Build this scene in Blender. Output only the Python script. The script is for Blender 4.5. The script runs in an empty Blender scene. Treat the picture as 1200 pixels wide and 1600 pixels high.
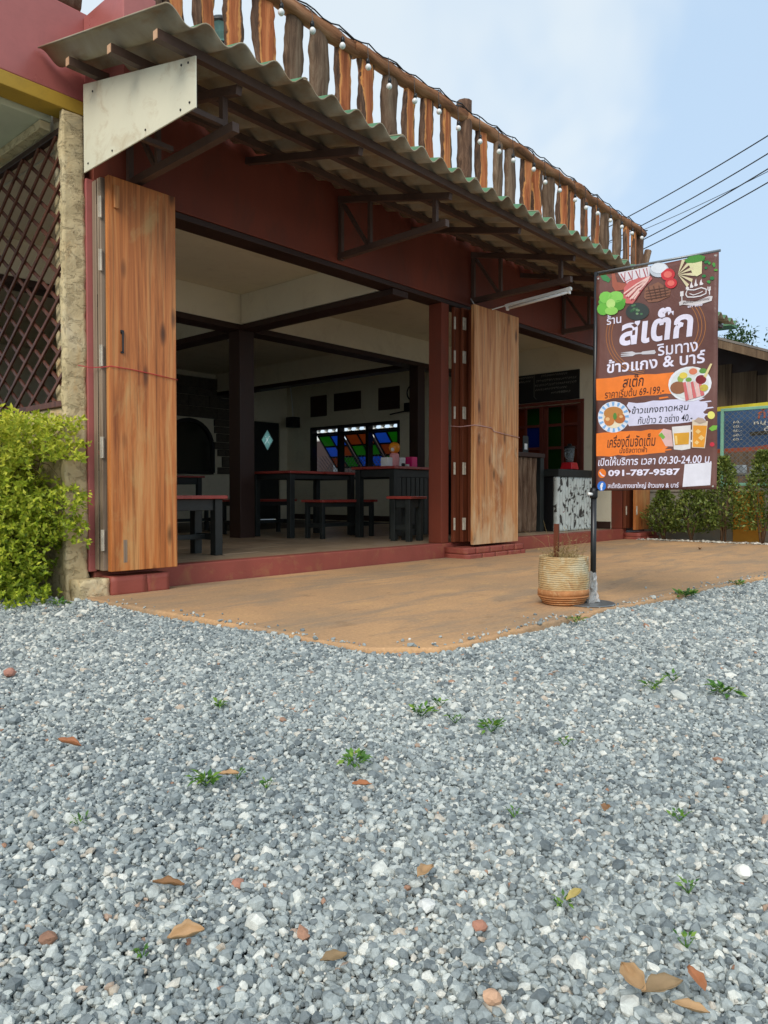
import bpy, bmesh, math, random
import numpy as np
from mathutils import Vector, Matrix, noise

random.seed(7)
R = math.radians
scene = bpy.context.scene
COL = scene.collection

# ------------------------------------------------------------ camera
cam_d = bpy.data.cameras.new("camera")
cam = bpy.data.objects.new("camera", cam_d)
COL.objects.link(cam)
cam_d.sensor_fit = 'VERTICAL'
cam_d.sensor_height = 36.0
cam_d.lens = 1171.0 / 1600.0 * 36.0
cam_d.clip_start = 0.05
cam_d.clip_end = 2000
YAW = R(41.5)
PITCH = math.atan(27.0 / 1171.0)
cam.location = (0, 0, 0.62)
fw = Vector((math.cos(YAW) * math.cos(PITCH), math.sin(YAW) * math.cos(PITCH), -math.sin(PITCH)))
cam.rotation_euler = fw.to_track_quat('-Z', 'Y').to_euler()
scene.camera = cam

# ------------------------------------------------------------ sky and sun
SUN_EL, SUN_AZ = R(40), R(205)          # azimuth measured from +X towards +Y
world = bpy.data.worlds.new("World")
scene.world = world
world.use_nodes = True
nt = world.node_tree
for n in list(nt.nodes):
    nt.nodes.remove(n)
def wn(t, **k):
    n = nt.nodes.new(t)
    for a, b in k.items():
        setattr(n, a, b)
    return n
sky = wn('ShaderNodeTexSky', sky_type='NISHITA', sun_disc=False)
sky.sun_elevation = SUN_EL
sky.sun_rotation = R(90) - SUN_AZ
sky.air_density = 1.0
sky.dust_density = 1.2
sky.ozone_density = 1.2
tc = wn('ShaderNodeTexCoord')
sep = wn('ShaderNodeSeparateXYZ')
nt.links.new(tc.outputs['Generated'], sep.inputs[0])
zz = wn('ShaderNodeMath', operation='ADD'); zz.inputs[1].default_value = 0.35
nt.links.new(sep.outputs['Z'], zz.inputs[0])
zm = wn('ShaderNodeMath', operation='MAXIMUM'); zm.inputs[1].default_value = 0.2
nt.links.new(zz.outputs[0], zm.inputs[0])
dv = wn('ShaderNodeVectorMath', operation='DIVIDE')
cb = wn('ShaderNodeCombineXYZ')
for i in range(3):
    nt.links.new(zm.outputs[0], cb.inputs[i])
nt.links.new(tc.outputs['Generated'], dv.inputs[0])
nt.links.new(cb.outputs[0], dv.inputs[1])
mp = wn('ShaderNodeMapping')
mp.inputs['Location'].default_value = (5.36, 5.28, 0.0)
mp.inputs['Scale'].default_value = (1.0, 1.3, 1.0)
nt.links.new(dv.outputs[0], mp.inputs[0])
nz = wn('ShaderNodeTexNoise')
nz.inputs['Scale'].default_value = 1.0
nz.inputs['Detail'].default_value = 5
nz.inputs['Roughness'].default_value = 0.6
nz.inputs['Distortion'].default_value = 0.25
nt.links.new(mp.outputs[0], nz.inputs['Vector'])
cr = wn('ShaderNodeValToRGB')
cr.color_ramp.interpolation = 'EASE'
cr.color_ramp.elements[0].position = 0.36
cr.color_ramp.elements[0].color = (0.0, 0.0, 0.0, 1)
cr.color_ramp.elements[1].position = 0.56
cr.color_ramp.elements[1].color = (1, 1, 1, 1)
nt.links.new(nz.outputs['Fac'], cr.inputs[0])
mul = wn('ShaderNodeVectorMath', operation='SCALE')
mul.inputs['Scale'].default_value = 0.15
nt.links.new(sky.outputs[0], mul.inputs[0])
mix = wn('ShaderNodeMix', data_type='RGBA')
veil = wn('ShaderNodeMix', data_type='RGBA')            # thin blue haze to thick white cloud
veil.inputs['A'].default_value = (0.48, 0.63, 0.80, 1)
veil.inputs['B'].default_value = (0.69, 0.77, 0.82, 1)
nt.links.new(cr.outputs['Color'], veil.inputs['Factor'])
mix.inputs['Factor'].default_value = 0.85
nt.links.new(mul.outputs[0], mix.inputs['A'])
nt.links.new(veil.outputs['Result'], mix.inputs['B'])
bg = wn('ShaderNodeBackground')
bg.inputs['Strength'].default_value = 1.0
wo = wn('ShaderNodeOutputWorld')
nt.links.new(mix.outputs['Result'], bg.inputs['Color'])
nt.links.new(bg.outputs[0], wo.inputs['Surface'])

sun_d = bpy.data.lights.new("sun", 'SUN')
sun_d.energy = 2.0
sun_d.angle = R(32)
sun_d.color = (1.0, 0.95, 0.87)
sun = bpy.data.objects.new("sun", sun_d)
COL.objects.link(sun)
sd = Vector((math.cos(SUN_AZ) * math.cos(SUN_EL), math.sin(SUN_AZ) * math.cos(SUN_EL), math.sin(SUN_EL)))
sun.rotation_euler = sd.to_track_quat('Z', 'Y').to_euler()
sun.location = sd * 30

vs = scene.view_settings
vs.view_transform = 'Standard'
vs.look = 'None'
vs.exposure = 0.3
vs.gamma = 1.0
vs.use_curve_mapping = False
scene.render.engine = 'CYCLES'
scene.cycles.use_denoising = True
scene.cycles.max_bounces = 7
scene.cycles.diffuse_bounces = 4
scene.cycles.transparent_max_bounces = 12
scene.cycles.sample_clamp_indirect = 6.0
scene.cycles.caustics_reflective = False
scene.cycles.caustics_refractive = False

# ------------------------------------------------------------ materials
def s2l(c):
    return tuple(((x / 255.0) / 12.92 if x / 255.0 < 0.04045 else ((x / 255.0 + 0.055) / 1.055) ** 2.4) for x in c) + (1.0,)

class M:
    """small wrapper round a node material"""
    def __init__(s, name):
        s.m = bpy.data.materials.new(name)
        s.m.use_nodes = True
        s.t = s.m.node_tree
        s.b = s.t.nodes['Principled BSDF']
        s.out = s.t.nodes['Material Output']
        s._v = None
    def n(s, ty, **k):
        x = s.t.nodes.new(ty)
        for a, b in k.items():
            setattr(x, a, b)
        return x
    def l(s, a, b):
        s.t.links.new(a, b)
    def vec(s, scale=(1, 1, 1), rnd=True, world=False):
        if world:
            g = s.n('ShaderNodeNewGeometry')
            src = g.outputs['Position']
        else:
            t = s.n('ShaderNodeTexCoord')
            src = t.outputs['Object']
        if rnd and not world:
            oi = s.n('ShaderNodeObjectInfo')
            sc = s.n('ShaderNodeVectorMath', operation='SCALE')
            cb = s.n('ShaderNodeCombineXYZ')
            for i in range(3):
                s.l(oi.outputs['Random'], cb.inputs[i])
            s.l(cb.outputs[0], sc.inputs[0])
            sc.inputs['Scale'].default_value = 37.0
            ad = s.n('ShaderNodeVectorMath', operation='ADD')
            s.l(src, ad.inputs[0]); s.l(sc.outputs[0], ad.inputs[1])
            src = ad.outputs[0]
        mp = s.n('ShaderNodeMapping')
        mp.inputs['Scale'].default_value = scale
        s.l(src, mp.inputs[0])
        return mp.outputs[0]
    def noise(s, v, scale=5, detail=4, rough=0.55, dist=0.0):
        x = s.n('ShaderNodeTexNoise')
        x.inputs['Scale'].default_value = scale
        x.inputs['Detail'].default_value = detail
        x.inputs['Roughness'].default_value = rough
        x.inputs['Distortion'].default_value = dist
        s.l(v, x.inputs['Vector'])
        return x.outputs['Fac']
    def vor(s, v, scale=5, feature='F1', out='Distance'):
        x = s.n('ShaderNodeTexVoronoi', feature=feature)
        x.inputs['Scale'].default_value = scale
        s.l(v, x.inputs['Vector'])
        return x.outputs[out]
    def ramp(s, f, stops, ease='LINEAR'):
        x = s.n('ShaderNodeValToRGB')
        e = x.color_ramp.elements
        x.color_ramp.interpolation = ease
        while len(e) > len(stops):
            e.remove(e[-1])
        while len(e) < len(stops):
            e.new(0.5)
        for i, (p, c) in enumerate(stops):
            e[i].position = p
            e[i].color = c if len(c) == 4 else tuple(c) + (1,)
        s.l(f, x.inputs[0])
        return x.outputs['Color']
    def mix(s, f, a, b, mode='MIX'):
        x = s.n('ShaderNodeMix', data_type='RGBA', blend_type=mode)
        for inp, val in (('Factor', f), ('A', a), ('B', b)):
            if isinstance(val, (int, float)):
                x.inputs[inp].default_value = val
            elif isinstance(val, tuple):
                x.inputs[inp].default_value = val
            else:
                s.l(val, x.inputs[inp])
        return x.outputs['Result']
    def bump(s, f, strength=0.3, dist=0.01):
        x = s.n('ShaderNodeBump')
        x.inputs['Strength'].default_value = strength
        x.inputs['Distance'].default_value = dist
        s.l(f, x.inputs['Height'])
        s.l(x.outputs[0], s.b.inputs['Normal'])
    def col(s, c):
        if isinstance(c, tuple):
            s.b.inputs['Base Color'].default_value = c
        else:
            s.l(c, s.b.inputs['Base Color'])
    def p(s, **k):
        for a, b in k.items():
            s.b.inputs[a.replace('_', ' ')].default_value = b
        return s

def bw(v):
    return (v, v, v, 1)

def paint(name, c, var=0.18, rough=0.55, scale=3.0, bump=0.15, dirt=0.0, dirtc=(90, 70, 50), spec=0.4, stretch=(1, 1, 1)):
    m = M(name)
    v = m.vec(stretch)
    a = s2l(c)
    lo = tuple(x * (1 - var) for x in a[:3]) + (1,)
    hi = tuple(min(1, x * (1 + var)) for x in a[:3]) + (1,)
    f = m.noise(v, scale, 6, 0.6)
    colr = m.ramp(f, [(0.3, lo), (0.7, hi)])
    if dirt > 0:
        d = m.noise(v, scale * 2.7, 7, 0.7, 0.6)
        dm = m.ramp(d, [(0.52, bw(0)), (0.72, bw(dirt))])
        colr = m.mix(dm, colr, s2l(dirtc))
    m.col(colr)
    fb = m.noise(v, scale * 18, 4, 0.6)
    m.bump(fb, bump, 0.004)
    rr = m.ramp(f, [(0.3, bw(max(0, rough - 0.1))), (0.7, bw(min(1, rough + 0.1)))])
    m.l(rr, m.b.inputs['Roughness'])
    m.p(Specular_IOR_Level=spec)
    return m.m

def wood(name, dark, mid, light, scale=(9, 9, 0.9), rough=0.55, knots=True, grey=None, greyamt=0.0, spec=0.3, contrast=0.5, bumpz=0.25, greyz=False):
    m = M(name)
    v = m.vec(scale)
    v2 = m.vec((scale[0] * 5, scale[1] * 5, scale[2] * 1.4))
    v3 = m.vec((2.2, 2.2, 1.0))
    f1 = m.noise(v, 1.0, 6, 0.65, 0.7)
    f2 = m.noise(v2, 1.0, 5, 0.7, 0.3)
    c = m.ramp(f1, [(0.5 - contrast * 0.45, s2l(dark)), (0.5, s2l(mid)), (0.5 + contrast * 0.45, s2l(light))])
    g = m.ramp(f2, [(0.32, bw(0.5)), (0.5, bw(0.95)), (0.6, bw(1.0))])
    c = m.mix(1.0, c, g, 'MULTIPLY')
    if knots:
        k = m.vor(m.vec((7.0, 3.0, 2.2)), 1.0)
        km = m.ramp(k, [(0.0, bw(0.9)), (0.09, bw(0.7)), (0.2, bw(0))])
        c = m.mix(km, c, s2l(tuple(x * 0.35 for x in dark)))
    if grey:
        gn = m.noise(v3, 1.6, 6, 0.65, 0.4)
        if greyz:                       # grey mask grows stronger towards the bottom of the boards
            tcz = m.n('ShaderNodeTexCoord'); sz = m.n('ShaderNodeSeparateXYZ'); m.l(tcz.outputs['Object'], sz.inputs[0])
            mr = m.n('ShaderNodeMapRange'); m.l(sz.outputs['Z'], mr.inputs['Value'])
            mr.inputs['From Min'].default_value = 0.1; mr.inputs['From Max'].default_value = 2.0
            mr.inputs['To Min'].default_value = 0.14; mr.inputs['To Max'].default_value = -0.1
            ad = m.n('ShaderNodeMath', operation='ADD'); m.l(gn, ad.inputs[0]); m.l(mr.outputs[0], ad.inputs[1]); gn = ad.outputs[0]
        gm = m.ramp(gn, [(0.62 - greyamt * 0.35, bw(0)), (0.8 - greyamt * 0.35, bw(0.85))])
        c = m.mix(gm, c, s2l(grey))
    m.col(c)
    m.bump(f2, bumpz, 0.004)
    m.p(Roughness=rough, Specular_IOR_Level=spec)
    return m.m

def plain(name, c, rough=0.5, spec=0.4, metal=0.0, lin=False):
    m = M(name)
    a = s2l(c)
    v = m.vec()
    f = m.noise(v, 9, 5, 0.6)
    m.col(m.ramp(f, [(0.3, tuple(x * 0.86 for x in a[:3])), (0.7, tuple(min(1, x * 1.1) for x in a[:3]))]))
    m.p(Roughness=rough, Specular_IOR_Level=spec, Metallic=metal)
    return m.m

def glassy(name, c, transp=0.45, rough=0.15):
    """coloured pane: lets light through and shows faint reflections"""
    m = M(name)
    t = m.n('ShaderNodeBsdfTranslucent'); t.inputs[0].default_value = s2l(c)
    tr = m.n('ShaderNodeBsdfTransparent'); tr.inputs[0].default_value = s2l(c)
    gl = m.n('ShaderNodeBsdfGlossy'); gl.inputs['Roughness'].default_value = rough
    gl.inputs[0].default_value = (0.6, 0.6, 0.6, 1)
    mx = m.n('ShaderNodeMixShader'); mx.inputs[0].default_value = transp
    m.l(t.outputs[0], mx.inputs[1]); m.l(tr.outputs[0], mx.inputs[2])
    mx2 = m.n('ShaderNodeMixShader'); mx2.inputs[0].default_value = 0.06
    m.l(mx.outputs[0], mx2.inputs[1]); m.l(gl.outputs[0], mx2.inputs[2])
    m.l(mx2.outputs[0], m.out.inputs['Surface'])
    return m.m

MAT = {}
MAT['maroon'] = paint('maroon paint', (116, 54, 36), 0.22, 0.65, 1.6, 0.35, 0.5, (82, 56, 44), stretch=(1, 1, 0.35))
MAT['maroon_gloss'] = paint('glossy maroon paint', (172, 98, 92), 0.14, 0.33, 1.6, 0.2, 0.2, (120, 70, 62), 0.5)
MAT['step'] = paint('step paint', (148, 76, 64), 0.14, 0.6, 3.0, 0.35, 0.55, (165, 118, 78))
MAT['yellow_band'] = paint('ochre paint', (176, 140, 50), 0.1, 0.6, 3, 0.2, 0.4, (130, 105, 50))
MAT['cream'] = paint('cream plaster', (228, 220, 194), 0.06, 0.75, 1.5, 0.2, 0.25, (170, 155, 120))
MAT['soffit'] = paint('soffit plaster', (196, 196, 168), 0.08, 0.8, 1.5, 0.2, 0.5, (150, 130, 88))
MAT['panel'] = paint('white cement board', (222, 216, 190), 0.05, 0.6, 2, 0.12, 0.55, (178, 150, 108))
MAT['steel'] = paint('brown painted steel', (86, 66, 56), 0.2, 0.55, 5, 0.2, 0.4, (110, 78, 58))
MAT['steel_end'] = plain('cut steel end', (200, 160, 125), 0.6)
MAT['dark_trim'] = paint('dark brown trim', (54, 34, 26), 0.15, 0.5, 4, 0.15)
MAT['door_wood'] = wood('oiled door wood', (142, 76, 36), (200, 122, 64), (218, 162, 102), (11, 11, 0.7), 0.4, True, (200, 162, 104), 0.2, 0.4, 0.42)
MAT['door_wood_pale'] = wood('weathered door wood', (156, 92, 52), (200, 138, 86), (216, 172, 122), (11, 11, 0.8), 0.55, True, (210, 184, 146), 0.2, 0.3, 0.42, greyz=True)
MAT['door_grey'] = wood('grey weathered wood', (120, 100, 82), (152, 132, 112), (170, 152, 132), (8, 8, 0.5), 0.7, False)
MAT['door_brown'] = wood('red brown door wood', (78, 38, 24), (112, 58, 36), (132, 74, 48), (8, 8, 0.5), 0.5, False)
MAT['lattice'] = wood('brown lattice', (66, 36, 26), (98, 56, 42), (118, 72, 56), (9, 9, 1.0), 0.5, False, spec=0.35)
MAT['black_paint'] = paint('black green paint', (38, 42, 40), 0.25, 0.5, 5, 0.15, 0.2, (80, 82, 78))
MAT['red_top'] = paint('red table top', (160, 64, 54), 0.15, 0.3, 4, 0.1, 0.3, (120, 50, 42), 0.5)
MAT['hinge'] = paint('old hinge', (190, 182, 165), 0.2, 0.5, 20, 0.3, 0.5, (110, 96, 80))
MAT['white_paint'] = paint('white paint', (225, 225, 218), 0.05, 0.5, 5, 0.1)
MAT['black'] = plain('black plastic', (24, 24, 25), 0.4)
MAT['dark_metal'] = plain('black metal', (30, 31, 32), 0.35, 0.5)
MAT['grey_metal'] = plain('grey metal', (130, 133, 134), 0.35, 0.5, 0.6)
MAT['red_plastic'] = plain('red plastic', (200, 30, 42), 0.25, 0.5)
MAT['pink'] = plain('pink plastic', (235, 160, 160), 0.35)
MAT['magenta'] = plain('magenta plastic', (230, 40, 120), 0.35)
MAT['orange_plastic'] = plain('orange plastic', (238, 150, 40), 0.3)
MAT['white_plastic'] = plain('white plastic', (235, 235, 230), 0.35)
MAT['blue_plastic'] = plain('blue plastic', (40, 150, 205), 0.4)
MAT['cord_red'] = plain('red cord', (190, 60, 66), 0.7)
MAT['cord_pink'] = plain('faded cord', (190, 150, 145), 0.7)
MAT['glass_blue'] = glassy('blue pane', (90, 140, 215), 0.25)
MAT['glass_green'] = glassy('green pane', (84, 160, 66), 0.25)
MAT['glass_orange'] = glassy('orange pane', (176, 112, 70), 0.25)
MAT['glass_blue_shade'] = glassy('shaded blue pane', (56, 84, 140), 0.2)  # door panes: shade outside is put into the darker glass colours
MAT['glass_green_shade'] = glassy('shaded green pane', (52, 100, 48), 0.2)
MAT['glass_orange_shade'] = glassy('shaded orange pane', (140, 80, 44), 0.2)
MAT['glass_clear'] = glassy('bevelled pane', (190, 222, 216), 0.3, 0.1)

# rough trowelled stucco
m = M('rough stucco')
v = m.vec(rnd=False)
f = m.noise(v, 2.2, 7, 0.65)
c = m.ramp(f, [(0.3, s2l((184, 164, 124))), (0.52, s2l((210, 190, 148))), (0.75, s2l((222, 208, 176)))])
d = m.noise(m.vec((1, 1, 0.45), rnd=False), 6, 5, 0.7, 0.8)
c = m.mix(m.ramp(d, [(0.55, bw(0)), (0.7, bw(0.55))]), c, s2l((200, 152, 92)))
g = m.noise(m.vec((1, 1, 0.7), rnd=False), 4.2, 5, 0.7, 0.5)
c = m.mix(m.ramp(g, [(0.56, bw(0)), (0.7, bw(0.5))]), c, s2l((158, 150, 126)))
m.col(c)
hv = m.noise(m.vec((1.0, 1.0, 1.4), rnd=False), 13, 7, 0.68, 0.5)
hr = m.ramp(hv, [(0.40, bw(0)), (0.47, bw(0.7)), (0.6, bw(0.8)), (0.7, bw(1))])
m.bump(hr, 0.75, 0.016)
shadow_flecks = m.ramp(hv, [(0.36, bw(0.45)), (0.40, bw(0))])  # shadow flecks painted into the low spots of the trowel relief
m.col(m.mix(shadow_flecks, c, s2l((112, 92, 62))))
m.p(Roughness=0.9, Specular_IOR_Level=0.2)
MAT['stucco'] = m.m

# dusty red-brown concrete
m = M('dusty concrete')
v = m.vec(rnd=False)
f = m.noise(v, 0.9, 8, 0.62, 0.3)
c = m.ramp(f, [(0.32, s2l((174, 144, 112))), (0.5, s2l((194, 154, 114))), (0.68, s2l((210, 166, 120)))])
f2 = m.noise(m.vec((0.35, 1.5, 1), rnd=False), 2.2, 9, 0.72, 0.5)
c = m.mix(m.ramp(f2, [(0.48, bw(0)), (0.6, bw(0.75))]), c, s2l((160, 138, 114)))
f4 = m.noise(m.vec((0.6, 1.2, 1), rnd=False), 5.5, 8, 0.75, 0.3)
c = m.mix(m.ramp(f4, [(0.56, bw(0)), (0.68, bw(0.55))]), c, s2l((216, 172, 116)))
c = m.mix(m.ramp(f4, [(0.34, bw(0.5)), (0.42, bw(0))]), c, s2l((140, 112, 84)))
f3 = m.noise(v, 60, 5, 0.75)
c = m.mix(1.0, c, m.ramp(f3, [(0.3, bw(0.75)), (0.65, bw(1.06))]), 'MULTIPLY')
sp = m.vor(v, 34)
c = m.mix(m.ramp(sp, [(0.02, bw(0.5)), (0.07, bw(0))]), c, s2l((95, 72, 55)))
m.col(c)
m.bump(f3, 0.25, 0.004)
m.p(Roughness=0.85, Specular_IOR_Level=0.2)
MAT['pad'] = m.m

# ground sheet under the stones
m = M('gravel bed')
v = m.vec(rnd=False)
vv = m.vor(v, 75, 'F1', 'Color')
c = m.ramp(vv, [(0.1, s2l((84, 92, 96))), (0.5, s2l((134, 142, 144))), (0.9, s2l((190, 194, 192)))])
m.col(c)
m.bump(m.vor(v, 75), 0.9, 0.01)
m.p(Roughness=0.9, Specular_IOR_Level=0.15)
MAT['bed'] = m.m

# stones
m = M('crushed stone')
oi = m.n('ShaderNodeObjectInfo')
c = m.ramp(oi.outputs['Random'], [(0.0, s2l((104, 112, 115))), (0.15, s2l((130, 138, 140))), (0.42, s2l((152, 160, 160))), (0.7, s2l((173, 180, 178))), (0.88, s2l((200, 204, 199))), (0.965, s2l((224, 223, 214))), (0.992, s2l((188, 176, 160))), (1.0, s2l((168, 124, 100)))])
v = m.vec((1, 1, 1))
f = m.noise(v, 1.3, 5, 0.65, 0.8)
c = m.mix(1.0, c, m.ramp(f, [(0.3, bw(0.78)), (0.65, bw(1.14))]), 'MULTIPLY')
big = m.noise(m.vec((1, 1, 1), world=True), 1.1, 4, 0.6)
c = m.mix(1.0, c, m.ramp(big, [(0.3, (0.84, 0.86, 0.86, 1)), (0.7, (1.12, 1.09, 1.04, 1))]), 'MULTIPLY')
m.col(c)
m.bump(m.noise(v, 5, 4, 0.7), 0.25, 0.05)
m.p(Roughness=0.72, Specular_IOR_Level=0.3)
MAT['stone'] = m.m

def leafmat(name, c1, c2, c3):
    m = M(name)
    v = m.vec(rnd=False)
    g = m.n('ShaderNodeNewGeometry')
    rnd = m.n('ShaderNodeAttribute', attribute_name='tone')
    c = m.ramp(rnd.outputs['Fac'], [(0.0, s2l(c1)), (0.5, s2l(c2)), (1.0, s2l(c3))])
    m.col(c)
    m.p(Roughness=0.45, Specular_IOR_Level=0.35)
    t = m.n('ShaderNodeBsdfTranslucent')
    m.l(c, t.inputs[0])
    mx = m.n('ShaderNodeMixShader'); mx.inputs[0].default_value = 0.3
    m.l(m.b.outputs[0], mx.inputs[1]); m.l(t.outputs[0], mx.inputs[2])
    m.l(mx.outputs[0], m.out.inputs['Surface'])
    return m.m
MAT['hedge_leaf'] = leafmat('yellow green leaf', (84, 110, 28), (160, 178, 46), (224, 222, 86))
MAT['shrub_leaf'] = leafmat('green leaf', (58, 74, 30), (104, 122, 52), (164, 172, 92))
MAT['tree_leaf'] = leafmat('tree leaf', (30, 52, 28), (58, 84, 42), (84, 110, 58))
MAT['weed_leaf'] = leafmat('weed leaf', (58, 98, 40), (92, 138, 52), (140, 170, 70))
MAT['dry_grass'] = leafmat('dry grass', (130, 104, 62), (168, 142, 92), (192, 172, 120))
MAT['twig'] = wood('twig bark', (70, 52, 38), (110, 86, 64), (140, 116, 90), (20, 20, 6), 0.8, False)

# ------------------------------------------------------------ builders
def base_of(parent):
    p = Vector((0, 0, 0))
    while parent is not None:
        p = p + parent.location
        parent = parent.parent
    return p

def link(o, parent=None):
    COL.objects.link(o)
    if parent is not None:
        o.parent = parent
    return o

def mesh(name, verts, faces, mat, parent=None, local=False, smooth=False, mats=None, midx=None):
    me = bpy.data.meshes.new(name)
    if not local:
        b = base_of(parent)
        verts = [(x[0] - b.x, x[1] - b.y, x[2] - b.z) for x in verts]
    me.from_pydata([tuple(x) for x in verts], [], faces)
    me.update()
    for q in (mats or [mat]):
        me.materials.append(MAT[q] if isinstance(q, str) else q)
    if midx is not None:
        me.polygons.foreach_set('material_index', midx)
    if smooth:
        me.polygons.foreach_set('use_smooth', [True] * len(me.polygons))
    return link(bpy.data.objects.new(name, me), parent)

def thing(name, loc, label=None, cat=None, group=None, rz=0, parent=None):
    o = bpy.data.objects.new(name, None)
    o.location = loc
    o.rotation_euler = (0, 0, rz)
    o.empty_display_size = 0.1
    link(o, parent)
    return tag(o, label, cat, group)

def tag(o, label=None, cat=None, group=None, kind=None):
    if label: o['label'] = label
    if cat: o['category'] = cat
    if group: o['group'] = group
    if kind: o['kind'] = kind
    return o

BOXF = [(0, 3, 2, 1), (4, 5, 6, 7), (0, 1, 5, 4), (1, 2, 6, 5), (2, 3, 7, 6), (3, 0, 4, 7)]
def boxv(x0, x1, y0, y1, z0, z1):
    return [(x0, y0, z0), (x1, y0, z0), (x1, y1, z0), (x0, y1, z0), (x0, y0, z1), (x1, y0, z1), (x1, y1, z1), (x0, y1, z1)]
def bev(o, w=0.004, seg=2):
    b = o.modifiers.new('bevel', 'BEVEL')
    b.width = w; b.segments = seg; b.limit_method = 'ANGLE'; b.angle_limit = R(40)
    return o
def box(name, x0, x1, y0, y1, z0, z1, mat, parent=None, local=False, b=0.004):
    o = mesh(name, boxv(x0, x1, y0, y1, z0, z1), BOXF, mat, parent, local)
    if b: bev(o, b)
    return o

def prism(pts_bottom, pts_top):
    n = len(pts_bottom)
    v = list(pts_bottom) + list(pts_top)
    f = [tuple(reversed(range(n))), tuple(range(n, 2 * n))]
    for i in range(n):
        j = (i + 1) % n
        f.append((i, j, n + j, n + i))
    return v, f

def bar(p0, p1, w, h, up=(0, 0, 1)):
    """rectangular bar between two points"""
    a, b = Vector(p0), Vector(p1)
    d = (b - a).normalized()
    u = Vector(up)
    s = d.cross(u)
    if s.length < 1e-4:
        s = d.cross(Vector((1, 0, 0)))
    s.normalize()
    t = s.cross(d).normalized()
    r = []
    for q in (a, b):
        for (i, j) in ((-1, -1), (1, -1), (1, 1), (-1, 1)):
            r.append(q + s * (i * w / 2) + t * (j * h / 2))
    f = [(0, 1, 2, 3), (7, 6, 5, 4), (0, 4, 5, 1), (1, 5, 6, 2), (2, 6, 7, 3), (3, 7, 4, 0)]
    return r, f

def merge(lst):
    v, f = [], []
    for a, b in lst:
        o = len(v)
        v += [tuple(x) for x in a]
        f += [tuple(i + o for i in q) for q in b]
    return v, f

def tube(pts, rad, n=6, cap=True):
    """tube along a polyline; rad number or list"""
    pts = [Vector(p) for p in pts]
    k = len(pts)
    rads = rad if isinstance(rad, (list, tuple)) else [rad] * k
    v, f = [], []
    ref = Vector((0, 0, 1))
    d0 = (pts[1] - pts[0]).normalized()
    if abs(d0.dot(ref)) > 0.9:
        ref = Vector((1, 0, 0))
    s = d0.cross(ref).normalized()
    for i in range(k):
        d = (pts[min(i + 1, k - 1)] - pts[max(i - 1, 0)])
        d = d.normalized() if d.length > 1e-9 else d0
        s = (s - d * s.dot(d))
        s = s.normalized() if s.length > 1e-6 else d.orthogonal().normalized()
        t = d.cross(s)
        for j in range(n):
            a = 2 * math.pi * j / n
            v.append(pts[i] + (s * math.cos(a) + t * math.sin(a)) * rads[i])
    for i in range(k - 1):
        for j in range(n):
            j2 = (j + 1) % n
            f.append((i * n + j, i * n + j2, (i + 1) * n + j2, (i + 1) * n + j))
    if cap:
        f.append(tuple(reversed(range(n))))
        f.append(tuple(range((k - 1) * n, k * n)))
    return v, f

def lathe(prof, cx=0, cy=0, cz=0, n=20, cap=True):
    v, f = [], []
    for (r, z) in prof:
        for j in range(n):
            a = 2 * math.pi * j / n
            v.append((cx + r * math.cos(a), cy + r * math.sin(a), cz + z))
    for i in range(len(prof) - 1):
        for j in range(n):
            j2 = (j + 1) % n
            f.append((i * n + j, i * n + j2, (i + 1) * n + j2, (i + 1) * n + j))
    if cap:
        f.append(tuple(reversed(range(n))))
        f.append(tuple(range((len(prof) - 1) * n, len(prof) * n)))
    return v, f

def leaves(name, P, D, U, size, mat, parent, tone=None, width=0.5, fold=0.25, droop=0.15):
    """many small folded leaves; P base points, D directions, U leaf normals (world space numpy arrays)"""
    P = np.asarray(P, float); D = np.asarray(D, float); U = np.asarray(U, float)
    n = len(P)
    D /= np.linalg.norm(D, axis=1, keepdims=True) + 1e-9
    S = np.cross(D, U); S /= np.linalg.norm(S, axis=1, keepdims=True) + 1e-9
    N = np.cross(S, D)
    L = np.asarray(size, float).reshape(-1, 1) * np.ones((n, 1))
    w = L * width * 0.5
    b = np.array(base_of(parent))
    v = np.stack([P, P + D * L * 0.45 - S * w + N * w * fold, P + D * L * 0.5, P + D * L * 0.45 + S * w + N * w * fold, P + D * L - N * L * droop], 1) - b
    verts = v.reshape(-1, 3)
    idx = (np.arange(n) * 5)[:, None]
    tri = np.array([[0, 2, 1], [1, 2, 4], [0, 3, 2], [2, 3, 4]])
    faces = (idx[:, :, None] + tri[None]).reshape(-1, 3)
    me = bpy.data.meshes.new(name)
    me.vertices.add(len(verts)); me.vertices.foreach_set('co', verts.ravel())
    me.loops.add(faces.size); me.loops.foreach_set('vertex_index', faces.ravel().astype(np.int32))
    me.polygons.add(len(faces)); me.polygons.foreach_set('loop_start', np.arange(0, faces.size, 3, dtype=np.int32))
    me.update(calc_edges=True)
    if tone is None:
        tone = np.random.rand(n)
    at = me.attributes.new('tone', 'FLOAT', 'POINT')
    at.data.foreach_set('value', np.repeat(np.clip(tone, 0, 1), 5).astype(np.float32))
    me.materials.append(MAT[mat])
    me.polygons.foreach_set('use_smooth', [True] * len(faces))
    return link(bpy.data.objects.new(name, me), parent)

np.random.seed(11)
def rdir(n):
    d = np.random.normal(size=(n, 3))
    return d / np.linalg.norm(d, axis=1, keepdims=True)

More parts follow.
